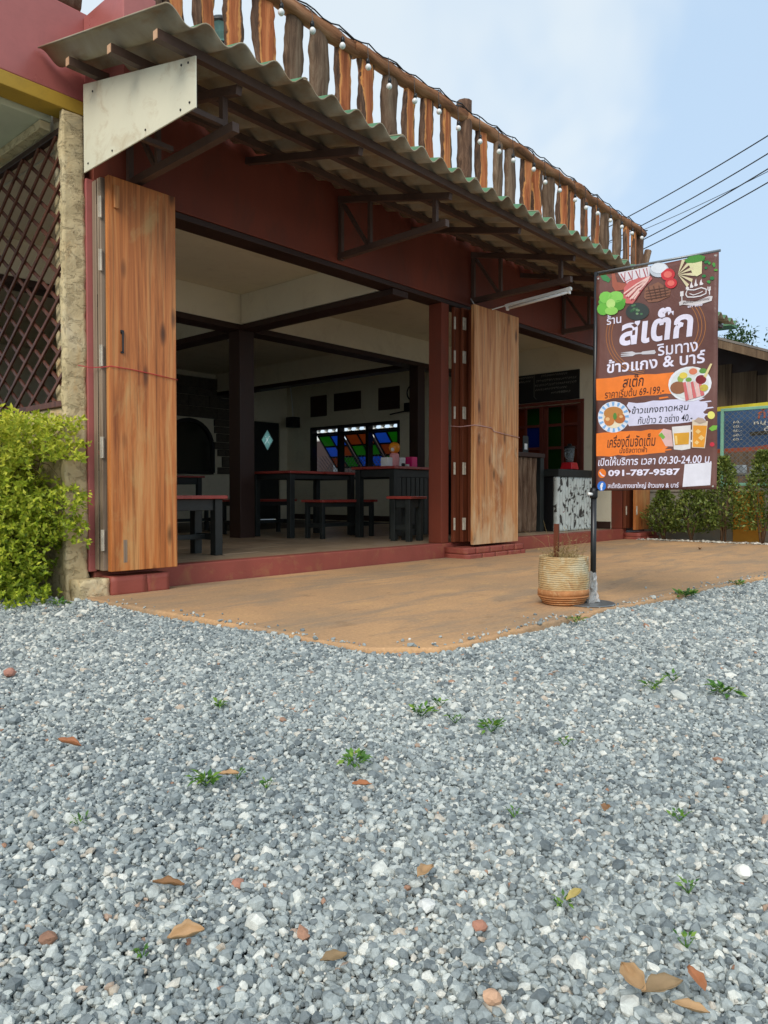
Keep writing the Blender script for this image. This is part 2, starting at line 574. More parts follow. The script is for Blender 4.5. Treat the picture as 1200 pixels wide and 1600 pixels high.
def text_geo(body, size=1.0, bold=0.0, shear=0.0, space=1.0):
    cu = bpy.data.curves.new('lettering', 'FONT')
    cu.body = body
    cu.size = size
    cu.offset = bold
    cu.shear = shear
    cu.space_character = space
    cu.resolution_u = 3
    cu.fill_mode = 'FRONT'
    ob = bpy.data.objects.new('lettering', cu)
    COL.objects.link(ob)
    dg = bpy.context.evaluated_depsgraph_get()
    me = bpy.data.meshes.new_from_object(ob.evaluated_get(dg))
    vs_ = [tuple(q.co) for q in me.vertices]
    fs_ = [tuple(p.vertices) for p in me.polygons]
    bpy.data.objects.remove(ob)
    bpy.data.curves.remove(cu)
    bpy.data.meshes.remove(me)
    return vs_, fs_
def fit_text(body, x0, x1, y0, y1, bold=0.0, shear=0.0):
    """lettering scaled into a rectangle of a flat print"""
    v, f = text_geo(body, 1.0, bold, shear)
    if not v:
        return v, f
    ax = min(q[0] for q in v); bx = max(q[0] for q in v)
    ay = min(q[1] for q in v); by = max(q[1] for q in v)
    sx = (x1 - x0) / max(1e-6, bx - ax); sy = (y1 - y0) / max(1e-6, by - ay)
    return [(x0 + (q[0] - ax) * sx, y0 + (q[1] - ay) * sy, 0) for q in v], f

# ============================================================ GROUND
ground = mesh('gravel_ground', [(-150, -150, -0.045), (250, -150, -0.045), (250, 250, -0.045), (-150, 250, -0.045)], [(0, 1, 2, 3)], 'bed')
tag(ground, 'grey crushed stone yard', kind='structure')

# forecourt slab with a worn irregular edge
def pad_outline():
    pts = []
    def seg(a, b, n, wob):
        for i in range(n):
            t = i / n
            x = a[0] + (b[0] - a[0]) * t; y = a[1] + (b[1] - a[1]) * t
            k = noise.noise(Vector((x * 3.1, y * 3.1, 0.3))) * wob + noise.noise(Vector((x * 11, y * 11, 4.3))) * wob * 0.4
            dx, dy = b[0] - a[0], b[1] - a[1]
            L = math.hypot(dx, dy)
            pts.append((x - dy / L * k, y + dx / L * k))
    seg((2.18, 4.44), (2.2, 3.4), 10, 0.02)
    seg((2.2, 3.4), (2.22, 2.05), 32, 0.028)
    seg((2.22, 2.05), (2.42, 1.83), 6, 0.01)
    seg((2.42, 1.83), (4.0, 1.78), 44, 0.03)
    seg((4.0, 1.78), (6.2, 1.6), 52, 0.03)
    seg((6.2, 1.6), (9.0, 1.15), 20, 0.03)
    seg((9.0, 1.15), (10.55, 0.9), 8, 0.02)
    seg((10.55, 0.9), (10.55, 4.44), 4, 0.0)
    pts.append((10.55, 4.44))
    return pts
PAD = pad_outline()
v, f = prism([(x - 0.012 * (0 if y > 4.3 else 1), y - 0.012 * (0 if y > 4.3 else 1), -0.09) for x, y in PAD], [(x, y, 0.0) for x, y in PAD])
pad = mesh('forecourt_slab', v, f, 'pad')
bev(pad, 0.012, 3)
tag(pad, 'dusty brown concrete slab in front of the restaurant', kind='structure')

def in_poly(x, y, poly):
    n = len(poly)
    inside = np.zeros(len(x), bool)
    j = n - 1
    for i in range(n):
        xi, yi = poly[i]; xj, yj = poly[j]
        c = ((yi > y) != (yj > y)) & (x < (xj - xi) * (y - yi) / (yj - yi + 1e-12) + xi)
        inside ^= c
        j = i
    return inside

# loose crushed stones: points carrying size and turn, each with a faceted stone
def gravel():
    rng = np.random.default_rng(5)
    P = []
    fwd = np.array([math.cos(YAW), math.sin(YAW)]); rgt = np.array([math.sin(YAW), -math.cos(YAW)])
    for (d0, d1, sp, lay) in ((0.25, 2.2, 0.0065, 0), (0.25, 2.2, 0.0092, 1), (2.2, 3.8, 0.009, 0), (3.8, 6.9, 0.0115, 0)):
        dd = np.arange(d0, d1, sp); ww = np.arange(-5.6, 5.6, sp)
        D, W = np.meshgrid(dd, ww, indexing='ij')
        D = D.ravel(); W = W.ravel()
        D = D + rng.uniform(-0.5, 0.5, len(D)) * sp * 1.1; W = W + rng.uniform(-0.5, 0.5, len(W)) * sp * 1.1
        ok = np.abs(W) < D * 0.66 + 0.95
        D, W = D[ok], W[ok]
        x = D * fwd[0] + W * rgt[0]; y = D * fwd[1] + W * rgt[1]
        P.append(np.stack([x, y, np.full(len(x), sp), np.full(len(x), lay)], 1))
    P = np.concatenate(P)
    keep = ~in_poly(P[:, 0], P[:, 1], [(a, b) for a, b in PAD])
    keep &= ~((P[:, 0] > 2.06) & (P[:, 1] > 4.30))
    P = P[keep]
    # stones kicked up onto the rim of the slab
    rim = np.array(PAD[:-12]); k0 = rng.integers(0, len(rim) - 1, 800); tt = rng.uniform(0, 1, (800, 1))
    q = rim[k0] * (1 - tt) + rim[k0 + 1] * tt + rng.normal(0, 1, (800, 2)) * (0.025 + 0.09 * rng.uniform(0, 1, (800, 1)) ** 3)
    q = q[in_poly(q[:, 0], q[:, 1], PAD) & (q[:, 1] < 4.2)]
    P = np.concatenate([P, np.stack([q[:, 0], q[:, 1], np.full(len(q), 0.008), np.full(len(q), 5.0)], 1)])
    n = len(P)
    x, y = P[:, 0], P[:, 1]
    und = 0.008 * np.sin(x * 2.3 + 1.0) * np.sin(y * 1.9) + 0.006 * np.sin(x * 5.1 + y * 3.7)
    und += 0.035 * np.clip((y - 4.0) / 0.8, 0, 1)
    sc = 0.0040 * np.exp(rng.normal(0, 0.34, n))
    sc = np.where((P[:, 2] > 0.0085) & (P[:, 3] == 0), sc * 1.22, sc); sc = np.where(P[:, 2] > 0.011, sc * 1.15, sc)
    z = -0.03 + und + sc * 0.5 + rng.uniform(-0.003, 0.004, n) + P[:, 3] * 0.006
    z = np.where(P[:, 3] == 5.0, sc * 0.55 + 0.0005, z)
    co = np.stack([x, y, z], 1)
    s3 = np.stack([sc * rng.uniform(0.8, 1.45, n), sc * rng.uniform(0.75, 1.15, n), sc * rng.uniform(0.55, 0.95, n)], 1)
    rot = np.stack([rng.normal(0, 0.45, n), rng.normal(0, 0.45, n), rng.uniform(0, 6.28, n)], 1)
    me = bpy.data.meshes.new('gravel')
    me.vertices.add(n)
    me.vertices.foreach_set('co', co.ravel().astype(np.float32))
    for nm, arr in (('scl', s3), ('rot', rot)):
        a = me.attributes.new(nm, 'FLOAT_VECTOR', 'POINT')
        a.data.foreach_set('vector', arr.ravel().astype(np.float32))
    a = me.attributes.new('pick', 'INT', 'POINT')
    a.data.foreach_set('value', rng.integers(0, 12, n).astype(np.int32))
    me.materials.append(MAT['stone'])
    ob = link(bpy.data.objects.new('gravel', me))
    tag(ob, 'loose blue grey crushed stones covering the yard', 'gravel', kind='stuff')
    g = bpy.data.node_groups.new('loose stones', 'GeometryNodeTree')
    g.interface.new_socket('Geometry', in_out='INPUT', socket_type='NodeSocketGeometry')
    g.interface.new_socket('Geometry', in_out='OUTPUT', socket_type='NodeSocketGeometry')
    N = g.nodes.new
    gi = N('NodeGroupInput'); go = N('NodeGroupOutput')
    m2p = N('GeometryNodeMeshToPoints')
    g.links.new(gi.outputs[0], m2p.inputs['Mesh'])
    iop = N('GeometryNodeInstanceOnPoints')
    g.links.new(m2p.outputs[0], iop.inputs['Points'])
    jn = N('GeometryNodeJoinGeometry')
    for i in range(12):
        ico = N('GeometryNodeMeshIcoSphere')
        ico.inputs['Subdivisions'].default_value = 2
        rv = N('FunctionNodeRandomValue'); rv.data_type = 'FLOAT_VECTOR'
        k = 0.42
        rv.inputs['Min'].default_value = (-k, -k, -k); rv.inputs['Max'].default_value = (k, k, k)
        rv.inputs['Seed'].default_value = i * 7 + 1
        sp = N('GeometryNodeSetPosition')
        g.links.new(ico.outputs['Mesh'], sp.inputs['Geometry'])
        g.links.new(rv.outputs['Value'], sp.inputs['Offset'])
        ch = N('GeometryNodeConvexHull')
        g.links.new(sp.outputs[0], ch.inputs[0])
        sm = N('GeometryNodeSetMaterial'); sm.inputs['Material'].default_value = MAT['stone']
        g.links.new(ch.outputs[0], sm.inputs[0])
        g2 = N('GeometryNodeGeometryToInstance')
        g.links.new(sm.outputs[0], g2.inputs[0])
        g.links.new(g2.outputs[0], jn.inputs[0])
    g.links.new(jn.outputs[0], iop.inputs['Instance'])
    iop.inputs['Pick Instance'].default_value = True
    def attr(nm, ty):
        q = N('GeometryNodeInputNamedAttribute'); q.data_type = ty
        q.inputs['Name'].default_value = nm
        return q.outputs['Attribute']
    g.links.new(attr('pick', 'INT'), iop.inputs['Instance Index'])
    e2r = N('FunctionNodeEulerToRotation')
    g.links.new(attr('rot', 'FLOAT_VECTOR'), e2r.inputs[0])
    g.links.new(e2r.outputs[0], iop.inputs['Rotation'])
    g.links.new(attr('scl', 'FLOAT_VECTOR'), iop.inputs['Scale'])
    g.links.new(iop.outputs[0], go.inputs[0])
    md = ob.modifiers.new('loose stones', 'NODES')
    md.node_group = g
    return ob
gravel()

# ============================================================ RESTAURANT
FY = 4.45            # plane of the shop front
BX0, BX1 = 2.26, 10.05
bld = thing('restaurant_building', (2.2, FY, 0), 'open fronted maroon restaurant building with folding wooden doors and tin awning', 'restaurant')

def bbox(name, *a, **k):
    return box(name, *a, parent=bld, **k)

# floor slab and step
floor = box('floor', 2.2, 10.2, FY + 0.05, 11.6, 0.0, 0.122, 'dark_trim', None)
tag(floor, 'raised tiled floor of the open dining room', kind='structure')
m = M('floor tile')
vv = m.vec((1, 1, 1))
f1 = m.noise(m.vec((1.2, 9, 1)), 1.5, 6, 0.6, 0.5)
c = m.ramp(f1, [(0.3, s2l((150, 124, 98))), (0.55, s2l((186, 160, 130))), (0.75, s2l((204, 182, 156)))])
oi = m.n('ShaderNodeObjectInfo')
c = m.mix(1.0, c, m.ramp(oi.outputs['Random'], [(0, bw(0.82)), (1, bw(1.1))]), 'MULTIPLY')
m.col(c); m.p(Roughness=0.34, Specular_IOR_Level=0.4)
MAT['tile'] = m.m
TS = 0.4
tile0 = None
for j in range(9):
    for i in range(19):
        x = 2.42 + i * TS; y = FY + 0.13 + j * TS
        if x + TS > 10.03:
            continue
        if tile0 is None:
            tile0 = box('tile', -TS / 2 + 0.003, TS / 2 - 0.003, -TS / 2 + 0.003, TS / 2 - 0.003, 0, 0.018, 'tile', floor, local=True, b=0.002)
            t = tile0
        else:
            t = tile0.copy(); COL.objects.link(t)
        t.location = (x + TS / 2, y + TS / 2, 0.1205 + random.uniform(-0.0008, 0.0008))
bbox('step', 2.3, 10.2, FY, FY + 0.125, -0.05, 0.14, mat='step', b=0.008)
bbox('step_return', 2.26, 2.42, FY + 0.13, 11.5, -0.05, 0.138, mat='step', b=0.004)

# corner column: rough trowelled render, a wavy box
def rough_box(name, x0, x1, y0, y1, z0, z1, mat, parent, nx, ny, nz, amp, seed=0):
    bm = bmesh.new()
    bmesh.ops.create_cube(bm, size=1)
    bmesh.ops.subdivide_edges(bm, edges=[e for e in bm.edges if abs((e.verts[0].co - e.verts[1].co).z) > 0.5], cuts=nz, use_grid_fill=True)
    bmesh.ops.subdivide_edges(bm, edges=[e for e in bm.edges if abs((e.verts[0].co - e.verts[1].co).x) > 0.5], cuts=nx, use_grid_fill=True)
    bmesh.ops.subdivide_edges(bm, edges=[e for e in bm.edges if abs((e.verts[0].co - e.verts[1].co).y) > 0.5], cuts=ny, use_grid_fill=True)
    b = base_of(parent)
    for q in bm.verts:
        n_ = Vector((q.co.x if abs(q.co.x) > 0.49 else 0, q.co.y if abs(q.co.y) > 0.49 else 0, 0))
        p = Vector((x0 + (q.co.x + 0.5) * (x1 - x0), y0 + (q.co.y + 0.5) * (y1 - y0), z0 + (q.co.z + 0.5) * (z1 - z0)))
        k = noise.fractal(p * 9 + Vector((seed, 0, 0)), 1.0, 2.0, 4) * amp
        p = p + n_ * 2 * k
        q.co = p - b
    me = bpy.data.meshes.new(name)
    bm.to_mesh(me); bm.free()
    me.materials.append(MAT[mat])
    me.polygons.foreach_set('use_smooth', [True] * len(me.polygons))
    return link(bpy.data.objects.new(name, me), parent)
rough_box('corner_column', 2.122, 2.26, FY + 0.0, FY + 0.045, -0.06, 2.93, 'stucco', bld, 6, 3, 120, 0.009)
rough_box('corner_column', 2.165, 2.258, FY + 0.047, FY + 0.2, -0.06, 2.92, 'stucco', bld, 3, 5, 60, 0.004)
rough_box('low_wall', 2.14, 2.22, FY + 0.046, 8.4, -0.06, 1.155, 'stucco', bld, 2, 60, 28, 0.010, 3)
rough_box('column_footing', 2.15, 2.33, FY - 0.13, FY - 0.01, -0.05, 0.105, 'stucco', bld, 6, 4, 5, 0.016, 9)
bbox('frame_post', 2.262, 2.312, FY - 0.012, FY + 0.1, 0.142, 2.56, mat='maroon_gloss')

# maroon front beam with a darker runner below it
bbox('front_beam', 2.316, 10.2, FY, FY + 0.2, 2.545, 3.25, mat='maroon')
bbox('beam_runner', 2.313, 10.2, FY + 0.006, FY + 0.19, 2.50, 2.542, mat='dark_trim')
bbox('front_post', 5.88, 6.0, FY + 0.002, FY + 0.16, 0.142, 2.498, mat='maroon')
bbox('front_post', 10.06, 10.2, FY + 0.002, FY + 0.16, 0.142, 2.498, mat='maroon')

# upper storey on the left: ochre band, maroon parapet, pilaster, soffit
bbox('ochre_band', -1.6, 2.255, FY - 0.003, FY + 0.15, 2.935, 3.018, mat='yellow_band')
bbox('parapet', -1.6, 2.475, FY, FY + 0.16, 3.02, 3.56, mat='maroon_gloss', b=0.006)
bbox('pilaster', 2.26, 2.47, 3.98, FY - 0.003, 2.98, 3.53, mat='maroon_gloss', b=0.006)
bbox('porch_soffit', -1.6, 2.128, FY + 0.155, 9.0, 2.90, 3.0, mat='soffit')
bbox('soffit_edge', 2.06, 2.126, FY + 0.16, 8.4, 2.845, 2.898, mat='stucco')
bbox('porch_column', -1.5, -1.3, FY + 0.0, FY + 0.15, -0.05, 2.93, mat='stucco')

# room shell
bbox('ceiling', 2.262, 10.2, FY + 0.205, 11.7, 2.83, 3.25, mat='cream', b=0)
bbox('left_wall', 2.13, 2.23, 8.402, 11.7, 0.0, 2.83, mat='cream', b=0)
bbox('left_beam', 2.165, 2.258, FY + 0.21, 8.4, 2.84, 3.2, mat='cream', b=0)
COLX, COLY = 5.17, 6.7
for cx, ln in ((COLX, 'main'), (8.3, 'side')):
    wd = 0.2 if ln == 'main' else 0.16
    bbox('interior_column', cx, cx + wd, COLY, COLY + wd, 0.12, 2.44, mat='dark_trim')
def ibeam(x0, x1, y0, y1):
    bbox('ceiling_beam', x0, x1, y0, y1, 2.5045, 2.829, mat='cream', b=0.003)
    g = 0.004
    bbox('beam_trim', x0 - g, x1 + g, (FY + 0.03 if y0 < 5 else y0 - g), y1 + g, 2.442, (2.498 if y0 < 5 else 2.503), mat='dark_trim', b=0.003)
ibeam(COLX + 0.02, COLX + 0.23, FY + 0.21, COLY - 0.002)
ibeam(COLX + 0.02, COLX + 0.23, COLY + 0.262, 11.55)
ibeam(8.32, 8.53, COLY + 0.262, 11.55)
ibeam(2.28, 10.04, COLY + 0.01, COLY + 0.24)

# end wall with a window opening and a door opening
EX0, EX1 = 10.05, 10.2
WY0, WY1, WZ0, WZ1 = 8.52, 10.8, 0.9, 1.93
DY0, DY1, DZ1 = 5.06, 6.35, 1.96
def ewall(y0, y1, z0, z1):
    bbox('end_wall', EX0, EX1, y0, y1, z0, z1, mat='cream', b=0)
ewall(FY + 0.163, DY0, 0.12, 2.829)
ewall(DY0, DY1, DZ1, 2.829)
ewall(DY1, WY0, 0.12, 2.829)
ewall(WY0, WY1, 0.12, WZ0)
ewall(WY0, WY1, WZ1, 2.829)
ewall(WY1, 11.7, 0.12, 2.829)
bbox('skirting', EX0 - 0.012, EX0 - 0.001, FY + 0.163, DY0 - 0.01, 0.14, 0.24, mat='dark_trim', b=0.002)
bbox('skirting', EX0 - 0.012, EX0 - 0.001, DY1 + 0.05, 11.4, 0.14, 0.24, mat='dark_trim', b=0.002)

# back wall, stone clad, door opening with a leaf that has a diamond light
BY = 11.5
BDX0, BDX1 = 9.12, 9.86
bbox('back_wall', 2.23, BDX0, BY, 11.7, 0.12, 2.829, mat='cream', b=0)
bbox('back_wall', BDX0, BDX1, BY, 11.7, 2.05, 2.829, mat='cream', b=0)
bbox('back_wall', BDX1, EX0 - 0.001, BY, 11.7, 0.12, 2.829, mat='cream', b=0)
MAT['cladding'] = paint('dark cladding stone', (84, 78, 68), 0.35, 0.8, 4, 0.5, 0.4, (110, 92, 70))
clad = thing('stone_cladding', (2.2, BY, 0), parent=bld)
clad.location = (0, BY - FY, 0)
random.seed(21)
zc = 1.0
kk = 0
proto_block = None
while zc < 2.8:
    hh = random.choice((0.13, 0.16, 0.2))
    if zc + hh > 2.82:
        break
    xx = 5.6 + random.uniform(-0.2, 0)
    while xx < 9.05:
        ww = random.uniform(0.14, 0.34)
        x1 = min(xx + ww, 9.08)
        inside_arch = (7.2 < x1 and xx < 8.25 and zc < 2.0)
        if not inside_arch and x1 - xx > 0.05:
            if proto_block is None:
                proto_block = box('stone', -0.5, 0.5, -0.5, 0.5, -0.5, 0.5, 'cladding', clad, local=True, b=0)
                q = proto_block
            else:
                q = proto_block.copy(); COL.objects.link(q)
            dp = random.uniform(0.03, 0.06)
            q.scale = (x1 - xx - 0.008, dp, hh - 0.008)
            q.location = ((xx + x1) / 2 - 2.2, -dp / 2 + 0.002, zc + hh / 2)
        xx = x1
    zc += hh
random.seed(3)
# arched glass in the back wall
arch = thing('arched_glass', (0, 0, 0), parent=bld)
AX, AR, AZ0 = 7.72, 0.5, 1.02
fr = []
for i in range(13):
    a = math.pi * i / 12
    fr.append((AX + AR * math.cos(a), 0, 1.46 + AR * math.sin(a)))
pts = [(AX + AR, 0, AZ0)] + fr + [(AX - AR, 0, AZ0)]
gv, gf = prism([(p[0], BY - 0.01, p[2]) for p in pts], [(p[0], BY - 0.03, p[2]) for p in pts])
mm = M('dark arch glass'); mm.col(s2l((30, 34, 28))); mm.p(Roughness=0.12, Specular_IOR_Level=0.6); MAT['arch_glass'] = mm.m
mesh('pane', gv, gf, 'arch_glass', arch)
fv, ff = merge([bar((pts[i][0], BY - 0.03, pts[i][2]), (pts[(i + 1) % len(pts)][0], BY - 0.03, pts[(i + 1) % len(pts)][2]), 0.06, 0.07, (0, 1, 0)) for i in range(len(pts))])
mesh('frame', fv, ff, 'black', arch)
# back door with diamond light
bdoor = thing('back_door', (0, 0, 0), parent=bld)
DCX, DCZ, DW, DH = 9.57, 1.70, 0.15, 0.21
def tri_plate(name, poly, y0, y1, mat, parent):
    vv_, ff_ = prism([(p[0], y0, p[1]) for p in poly], [(p[0], y1, p[1]) for p in poly])
    return mesh(name, vv_, ff_, mat, parent)
x0, x1, z0, z1 = BDX0 + 0.004, BDX1 - 0.004, 0.14, 2.046
dm = [(DCX - DW, DCZ), (DCX, DCZ + DH), (DCX + DW, DCZ), (DCX, DCZ - DH)]
tri_plate('door_board', [(x0, DCZ), dm[0], dm[1], (DCX, z1), (x0, z1)], BY + 0.03, BY + 0.07, 'black_paint', bdoor)
tri_plate('door_board', [(DCX, z1), dm[1], dm[2], (x1, DCZ), (x1, z1)], BY + 0.03, BY + 0.07, 'black_paint', bdoor)
tri_plate('door_board', [(x0, z0), (DCX, z0), dm[3], dm[0], (x0, DCZ)], BY + 0.03, BY + 0.07, 'black_paint', bdoor)
tri_plate('door_board', [(DCX, z0), (x1, z0), (x1, DCZ), dm[2], dm[3]], BY + 0.03, BY + 0.07, 'black_paint', bdoor)
for (ax, az) in ((-0.5, 0), (0.5, 0), (0, 0.5), (0, -0.5)):
    cx_, cz_ = DCX + ax * DW, DCZ + az * DH
    a_, b_ = DW * 0.46, DH * 0.46
    tri_plate('pane', [(cx_ - a_, cz_), (cx_, cz_ + b_), (cx_ + a_, cz_), (cx_, cz_ - b_)], BY + 0.04, BY + 0.048, 'glass_clear', bdoor)

# window in the end wall: frame, mullions, top hung sashes with coloured panes
win = thing('window', (0, 0, 0), parent=bld)
fx0, fx1 = EX0 - 0.02, EX1 - 0.03
box('frame', fx0, fx1, WY0 + 0.001, WY1 - 0.001, WZ1 - 0.05, WZ1 - 0.001, 'black', win)
box('frame', fx0, fx1, WY0 + 0.001, WY1 - 0.001, WZ0 + 0.001, WZ0 + 0.05, 'black', win)
box('frame', fx0, fx1, WY0 + 0.001, WY0 + 0.05, WZ0 + 0.051, WZ1 - 0.051, 'black', win)
box('frame', fx0, fx1, WY1 - 0.05, WY1 - 0.001, WZ0 + 0.051, WZ1 - 0.051, 'black', win)
ywid = (WY1 - WY0 - 0.1) / 3
HZ = 1.79
box('transom', fx0 + 0.01, fx1 - 0.01, WY0 + 0.051, WY1 - 0.051, HZ - 0.02, HZ + 0.02, 'black', win)
for k in (1, 2):
    yy = WY0 + 0.05 + ywid * k
    box('mullion', fx0 + 0.005, fx1 - 0.005, yy - 0.035, yy + 0.035, WZ0 + 0.051, WZ1 - 0.051, 'black', win)
cols = [['glass_green', 'glass_blue', 'glass_blue', 'glass_orange', 'glass_orange', 'glass_green'],
        ['glass_orange', 'glass_orange', 'glass_green', 'glass_green', 'glass_blue', 'glass_blue'],
        ['glass_blue', 'glass_green', 'glass_orange', 'glass_orange', 'glass_green', 'glass_blue']]
TILT = R(40); SH = 0.78
for k in range(3):
    sash = thing('sash', (0, 0, 0), parent=bld)
    ya = WY1 - 0.05 - ywid * k - 0.03; yb = ya - ywid + 0.06
    ox, oz = fx1 - 0.005, HZ - 0.03
    dx, dz = math.sin(TILT), -math.cos(TILT)
    def SP(u, w, off=0.0):
        return (ox + dx * w * SH + math.cos(TILT) * off, ya + (yb - ya) * u, oz + dz * w * SH + math.sin(TILT) * off)
    for (u0, w0, u1, w1) in ((0, 0, 1, 0), (0, 1, 1, 1), (0, 1 / 3, 1, 1 / 3), (0, 2 / 3, 1, 2 / 3), (0.02, 0, 0.02, 1), (0.98, 0, 0.98, 1), (0.5, 0, 0.5, 1)):
        bv, bf = bar(SP(u0, w0), SP(u1, w1), 0.03, 0.03)
        mesh('glazing_bar', bv, bf, 'black', sash)
    for r_ in range(3):
        for c_ in range(2):
            u0, u1 = 0.03 + c_ * 0.48, 0.48 + c_ * 0.48
            w0, w1 = r_ / 3 + 0.02, (r_ + 1) / 3 - 0.02
            pv, pf = prism([SP(u0, w0), SP(u1, w0), SP(u1, w1), SP(u0, w1)], [SP(u0, w0, 0.004), SP(u1, w0, 0.004), SP(u1, w1, 0.004), SP(u0, w1, 0.004)])
            mesh('pane', pv, pf, cols[k][r_ * 2 + c_], sash)
# lattice grille over the window outside
gl = []
for i in range(26):
    yy = WY0 + 0.06 + i * 0.085
    gl.append(bar((EX1 + 0.01, yy, WZ0 + 0.02), (EX1 + 0.01, min(yy + 0.45, WY1), WZ0 + 0.02 + min(0.45, WY1 - yy)), 0.006, 0.006))
    gl.append(bar((EX1 + 0.016, yy, WZ0 + 0.02), (EX1 + 0.016, max(yy - 0.45, WY0), WZ0 + 0.02 + min(0.45, yy - WY0)), 0.006, 0.006))
gv, gf = merge(gl)
tag(mesh('wire_grille', gv, gf, 'grey_metal', win), kind='stuff')

# coloured glass door pair in the end wall
gdoor = thing('glass_door', (0, 0, 0), parent=bld)
gx0, gx1 = EX0 + 0.03, EX0 + 0.07
cy = (DY0 + DY1) / 2
pal = ['glass_orange_shade', 'glass_green_shade', 'glass_orange_shade', 'glass_blue_shade', 'glass_green_shade', 'glass_orange_shade', 'glass_green_shade', 'glass_orange_shade']
MAT['door_frame'] = paint('red brown frame', (104, 46, 34), 0.15, 0.35, 4, 0.1)
box('frame', EX0 - 0.012, EX0 + 0.09, DY0 - 0.03, DY0 + 0.02, 0.14, DZ1 - 0.001, 'door_frame', gdoor)
box('frame', EX0 - 0.012, EX0 + 0.09, DY1 - 0.02, DY1 + 0.03, 0.14, DZ1 - 0.001, 'door_frame', gdoor)
box('frame', EX0 - 0.012, EX0 + 0.09, DY0 - 0.03, DY1 + 0.03, DZ1 + 0.001, DZ1 + 0.05, 'door_frame', gdoor)
for lf, (a, b) in enumerate(((DY0 + 0.025, cy - 0.003), (cy + 0.003, DY1 - 0.025))):
    for yy in (a, b - 0.07):
        box('stile', gx0, gx1, yy, yy + 0.07, 0.15, DZ1 - 0.005, 'door_frame', gdoor)
    ym = (a + b) / 2
    box('muntin', gx0 + 0.004, gx1 - 0.004, ym - 0.02, ym + 0.02, 0.151, DZ1 - 0.01, 'door_frame', gdoor)
    zs = [0.16, 0.62, 0.98, 1.32, 1.66, DZ1 - 0.01]
    for zi, z_ in enumerate(zs):
        for (s0, s1) in ((a + 0.071, ym - 0.021), (ym + 0.021, b - 0.071)):
            box('rail', gx0 + 0.006, gx1 - 0.006, s0, s1, z_ - 0.02 if zi else 0.15, z_ + 0.02 if zi < 5 else DZ1 - 0.006, 'door_frame', gdoor, b=0.002)
    for zi in range(5):
        for ci, (s0, s1) in enumerate(((a + 0.071, ym - 0.021), (ym + 0.021, b - 0.071))):
            box('pane', gx0 + 0.015, gx0 + 0.02, s0, s1, zs[zi] + 0.021, zs[zi + 1] - 0.021, pal[(zi * 3 + (1 - ci) + lf) % 8], gdoor, b=0)

# ventilation openings above the window
for (y0, y1, z0, z1) in ((10.35, 10.8, 2.13, 2.53), (9.45, 10.15, 2.2, 2.53), (8.52, 9.02, 2.13, 2.53)):
    box('vent', EX0 - 0.012, EX0 - 0.001, y0, y1, z0, z1, 'dark_trim', bld, b=0.002)

# ---------------- folding doors
def hinge(parent, x, y, z, h=0.1):
    hv, hf = merge([(boxv(x - 0.014, x + 0.012, y - 0.006, y - 0.001, z - h / 2, z + h / 2), BOXF), tube([(x, y - 0.008, z - h / 2), (x, y - 0.008, z + h / 2)], 0.006, 8)])
    return mesh('hinge', hv, hf, 'hinge', parent)
def leaf(parent, x0, x1, y0, y1, z0, z1, mat, widths=None, dz=0.0):
    """one door leaf made of upright planks"""
    widths = widths or [1.0]
    tot = sum(widths); x = x0
    for i, w in enumerate(widths):
        xe = x + (x1 - x0) * w / tot
        o = box('plank', x + 0.0008, xe - 0.0008, y0 + (0.003 if i % 2 else 0), y1, z0, z1 + (dz if i % 2 else 0), mat, parent, b=0.003)
        x = xe
dl = thing('folding_door', (0, 0, 0), parent=bld)
tag(dl, 'warm orange brown door leaf folded at the corner column')
leaf(dl, 2.296, 2.302, FY - 0.065, FY - 0.016, 0.155, 2.545, 'door_grey')
leaf(dl, 2.304, 2.76, FY - 0.105, FY - 0.06, 0.15, 2.555, 'door_grey', [1])
leaf(dl, 2.318, 2.785, 4.275, 4.318, 0.148, 2.553, 'door_wood', [1])
for z in (2.37, 2.05, 1.47, 0.91, 0.34):
    hinge(dl, 2.302, FY - 0.106, z, 0.13)
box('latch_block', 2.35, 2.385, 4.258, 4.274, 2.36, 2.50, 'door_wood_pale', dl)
lv, lf_ = merge([tube([(2.40, 4.262, 1.50), (2.40, 4.262, 1.62)], 0.006, 8), (boxv(2.39, 2.41, 4.266, 4.2745, 1.49, 1.5), BOXF), (boxv(2.39, 2.41, 4.266, 4.2745, 1.61, 1.63), BOXF)])
mesh('bolt', lv, lf_, 'dark_metal', dl)
box('wear_patch', 2.40, 2.425, 4.2735, 4.2748, 0.20, 0.34, 'door_grey', dl, b=0)

dmid = thing('folding_door', (0, 0, 0), parent=bld)
tag(dmid, 'pale weathered two plank door leaf folded at the middle post')
leaf(dmid, 6.02, 6.75, FY - 0.05, FY - 0.012, 0.15, 2.47, 'door_brown')
leaf(dmid, 6.10, 6.82, FY - 0.1, FY - 0.06, 0.15, 2.47, 'door_brown')
leaf(dmid, 6.17, 6.86, FY - 0.15, FY - 0.11, 0.15, 2.46, 'door_brown')
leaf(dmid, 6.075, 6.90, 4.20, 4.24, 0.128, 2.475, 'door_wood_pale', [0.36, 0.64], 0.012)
for z in (2.31, 1.98, 1.43, 0.88, 0.33):
    hinge(dmid, 6.022, FY - 0.051, z, 0.12)
    hinge(dmid, 6.10, FY - 0.101, z, 0.12)
    hinge(dmid, 6.128, FY - 0.101, z, 0.12)
dr = thing('folding_door', (0, 0, 0), parent=bld)
tag(dr, 'narrow stack of folded door leaves at the far end post')
leaf(dr, 10.06, 10.55, FY - 0.05, FY - 0.012, 0.15, 2.47, 'door_brown')
leaf(dr, 10.12, 10.62, 4.28, 4.32, 0.13, 2.48, 'door_wood', [0.5, 0.5])
for z in (2.31, 1.43, 0.4):
    hinge(dr, 10.07, FY - 0.051, z, 0.12)
    hinge(dr, 10.14, 4.279, z, 0.12)

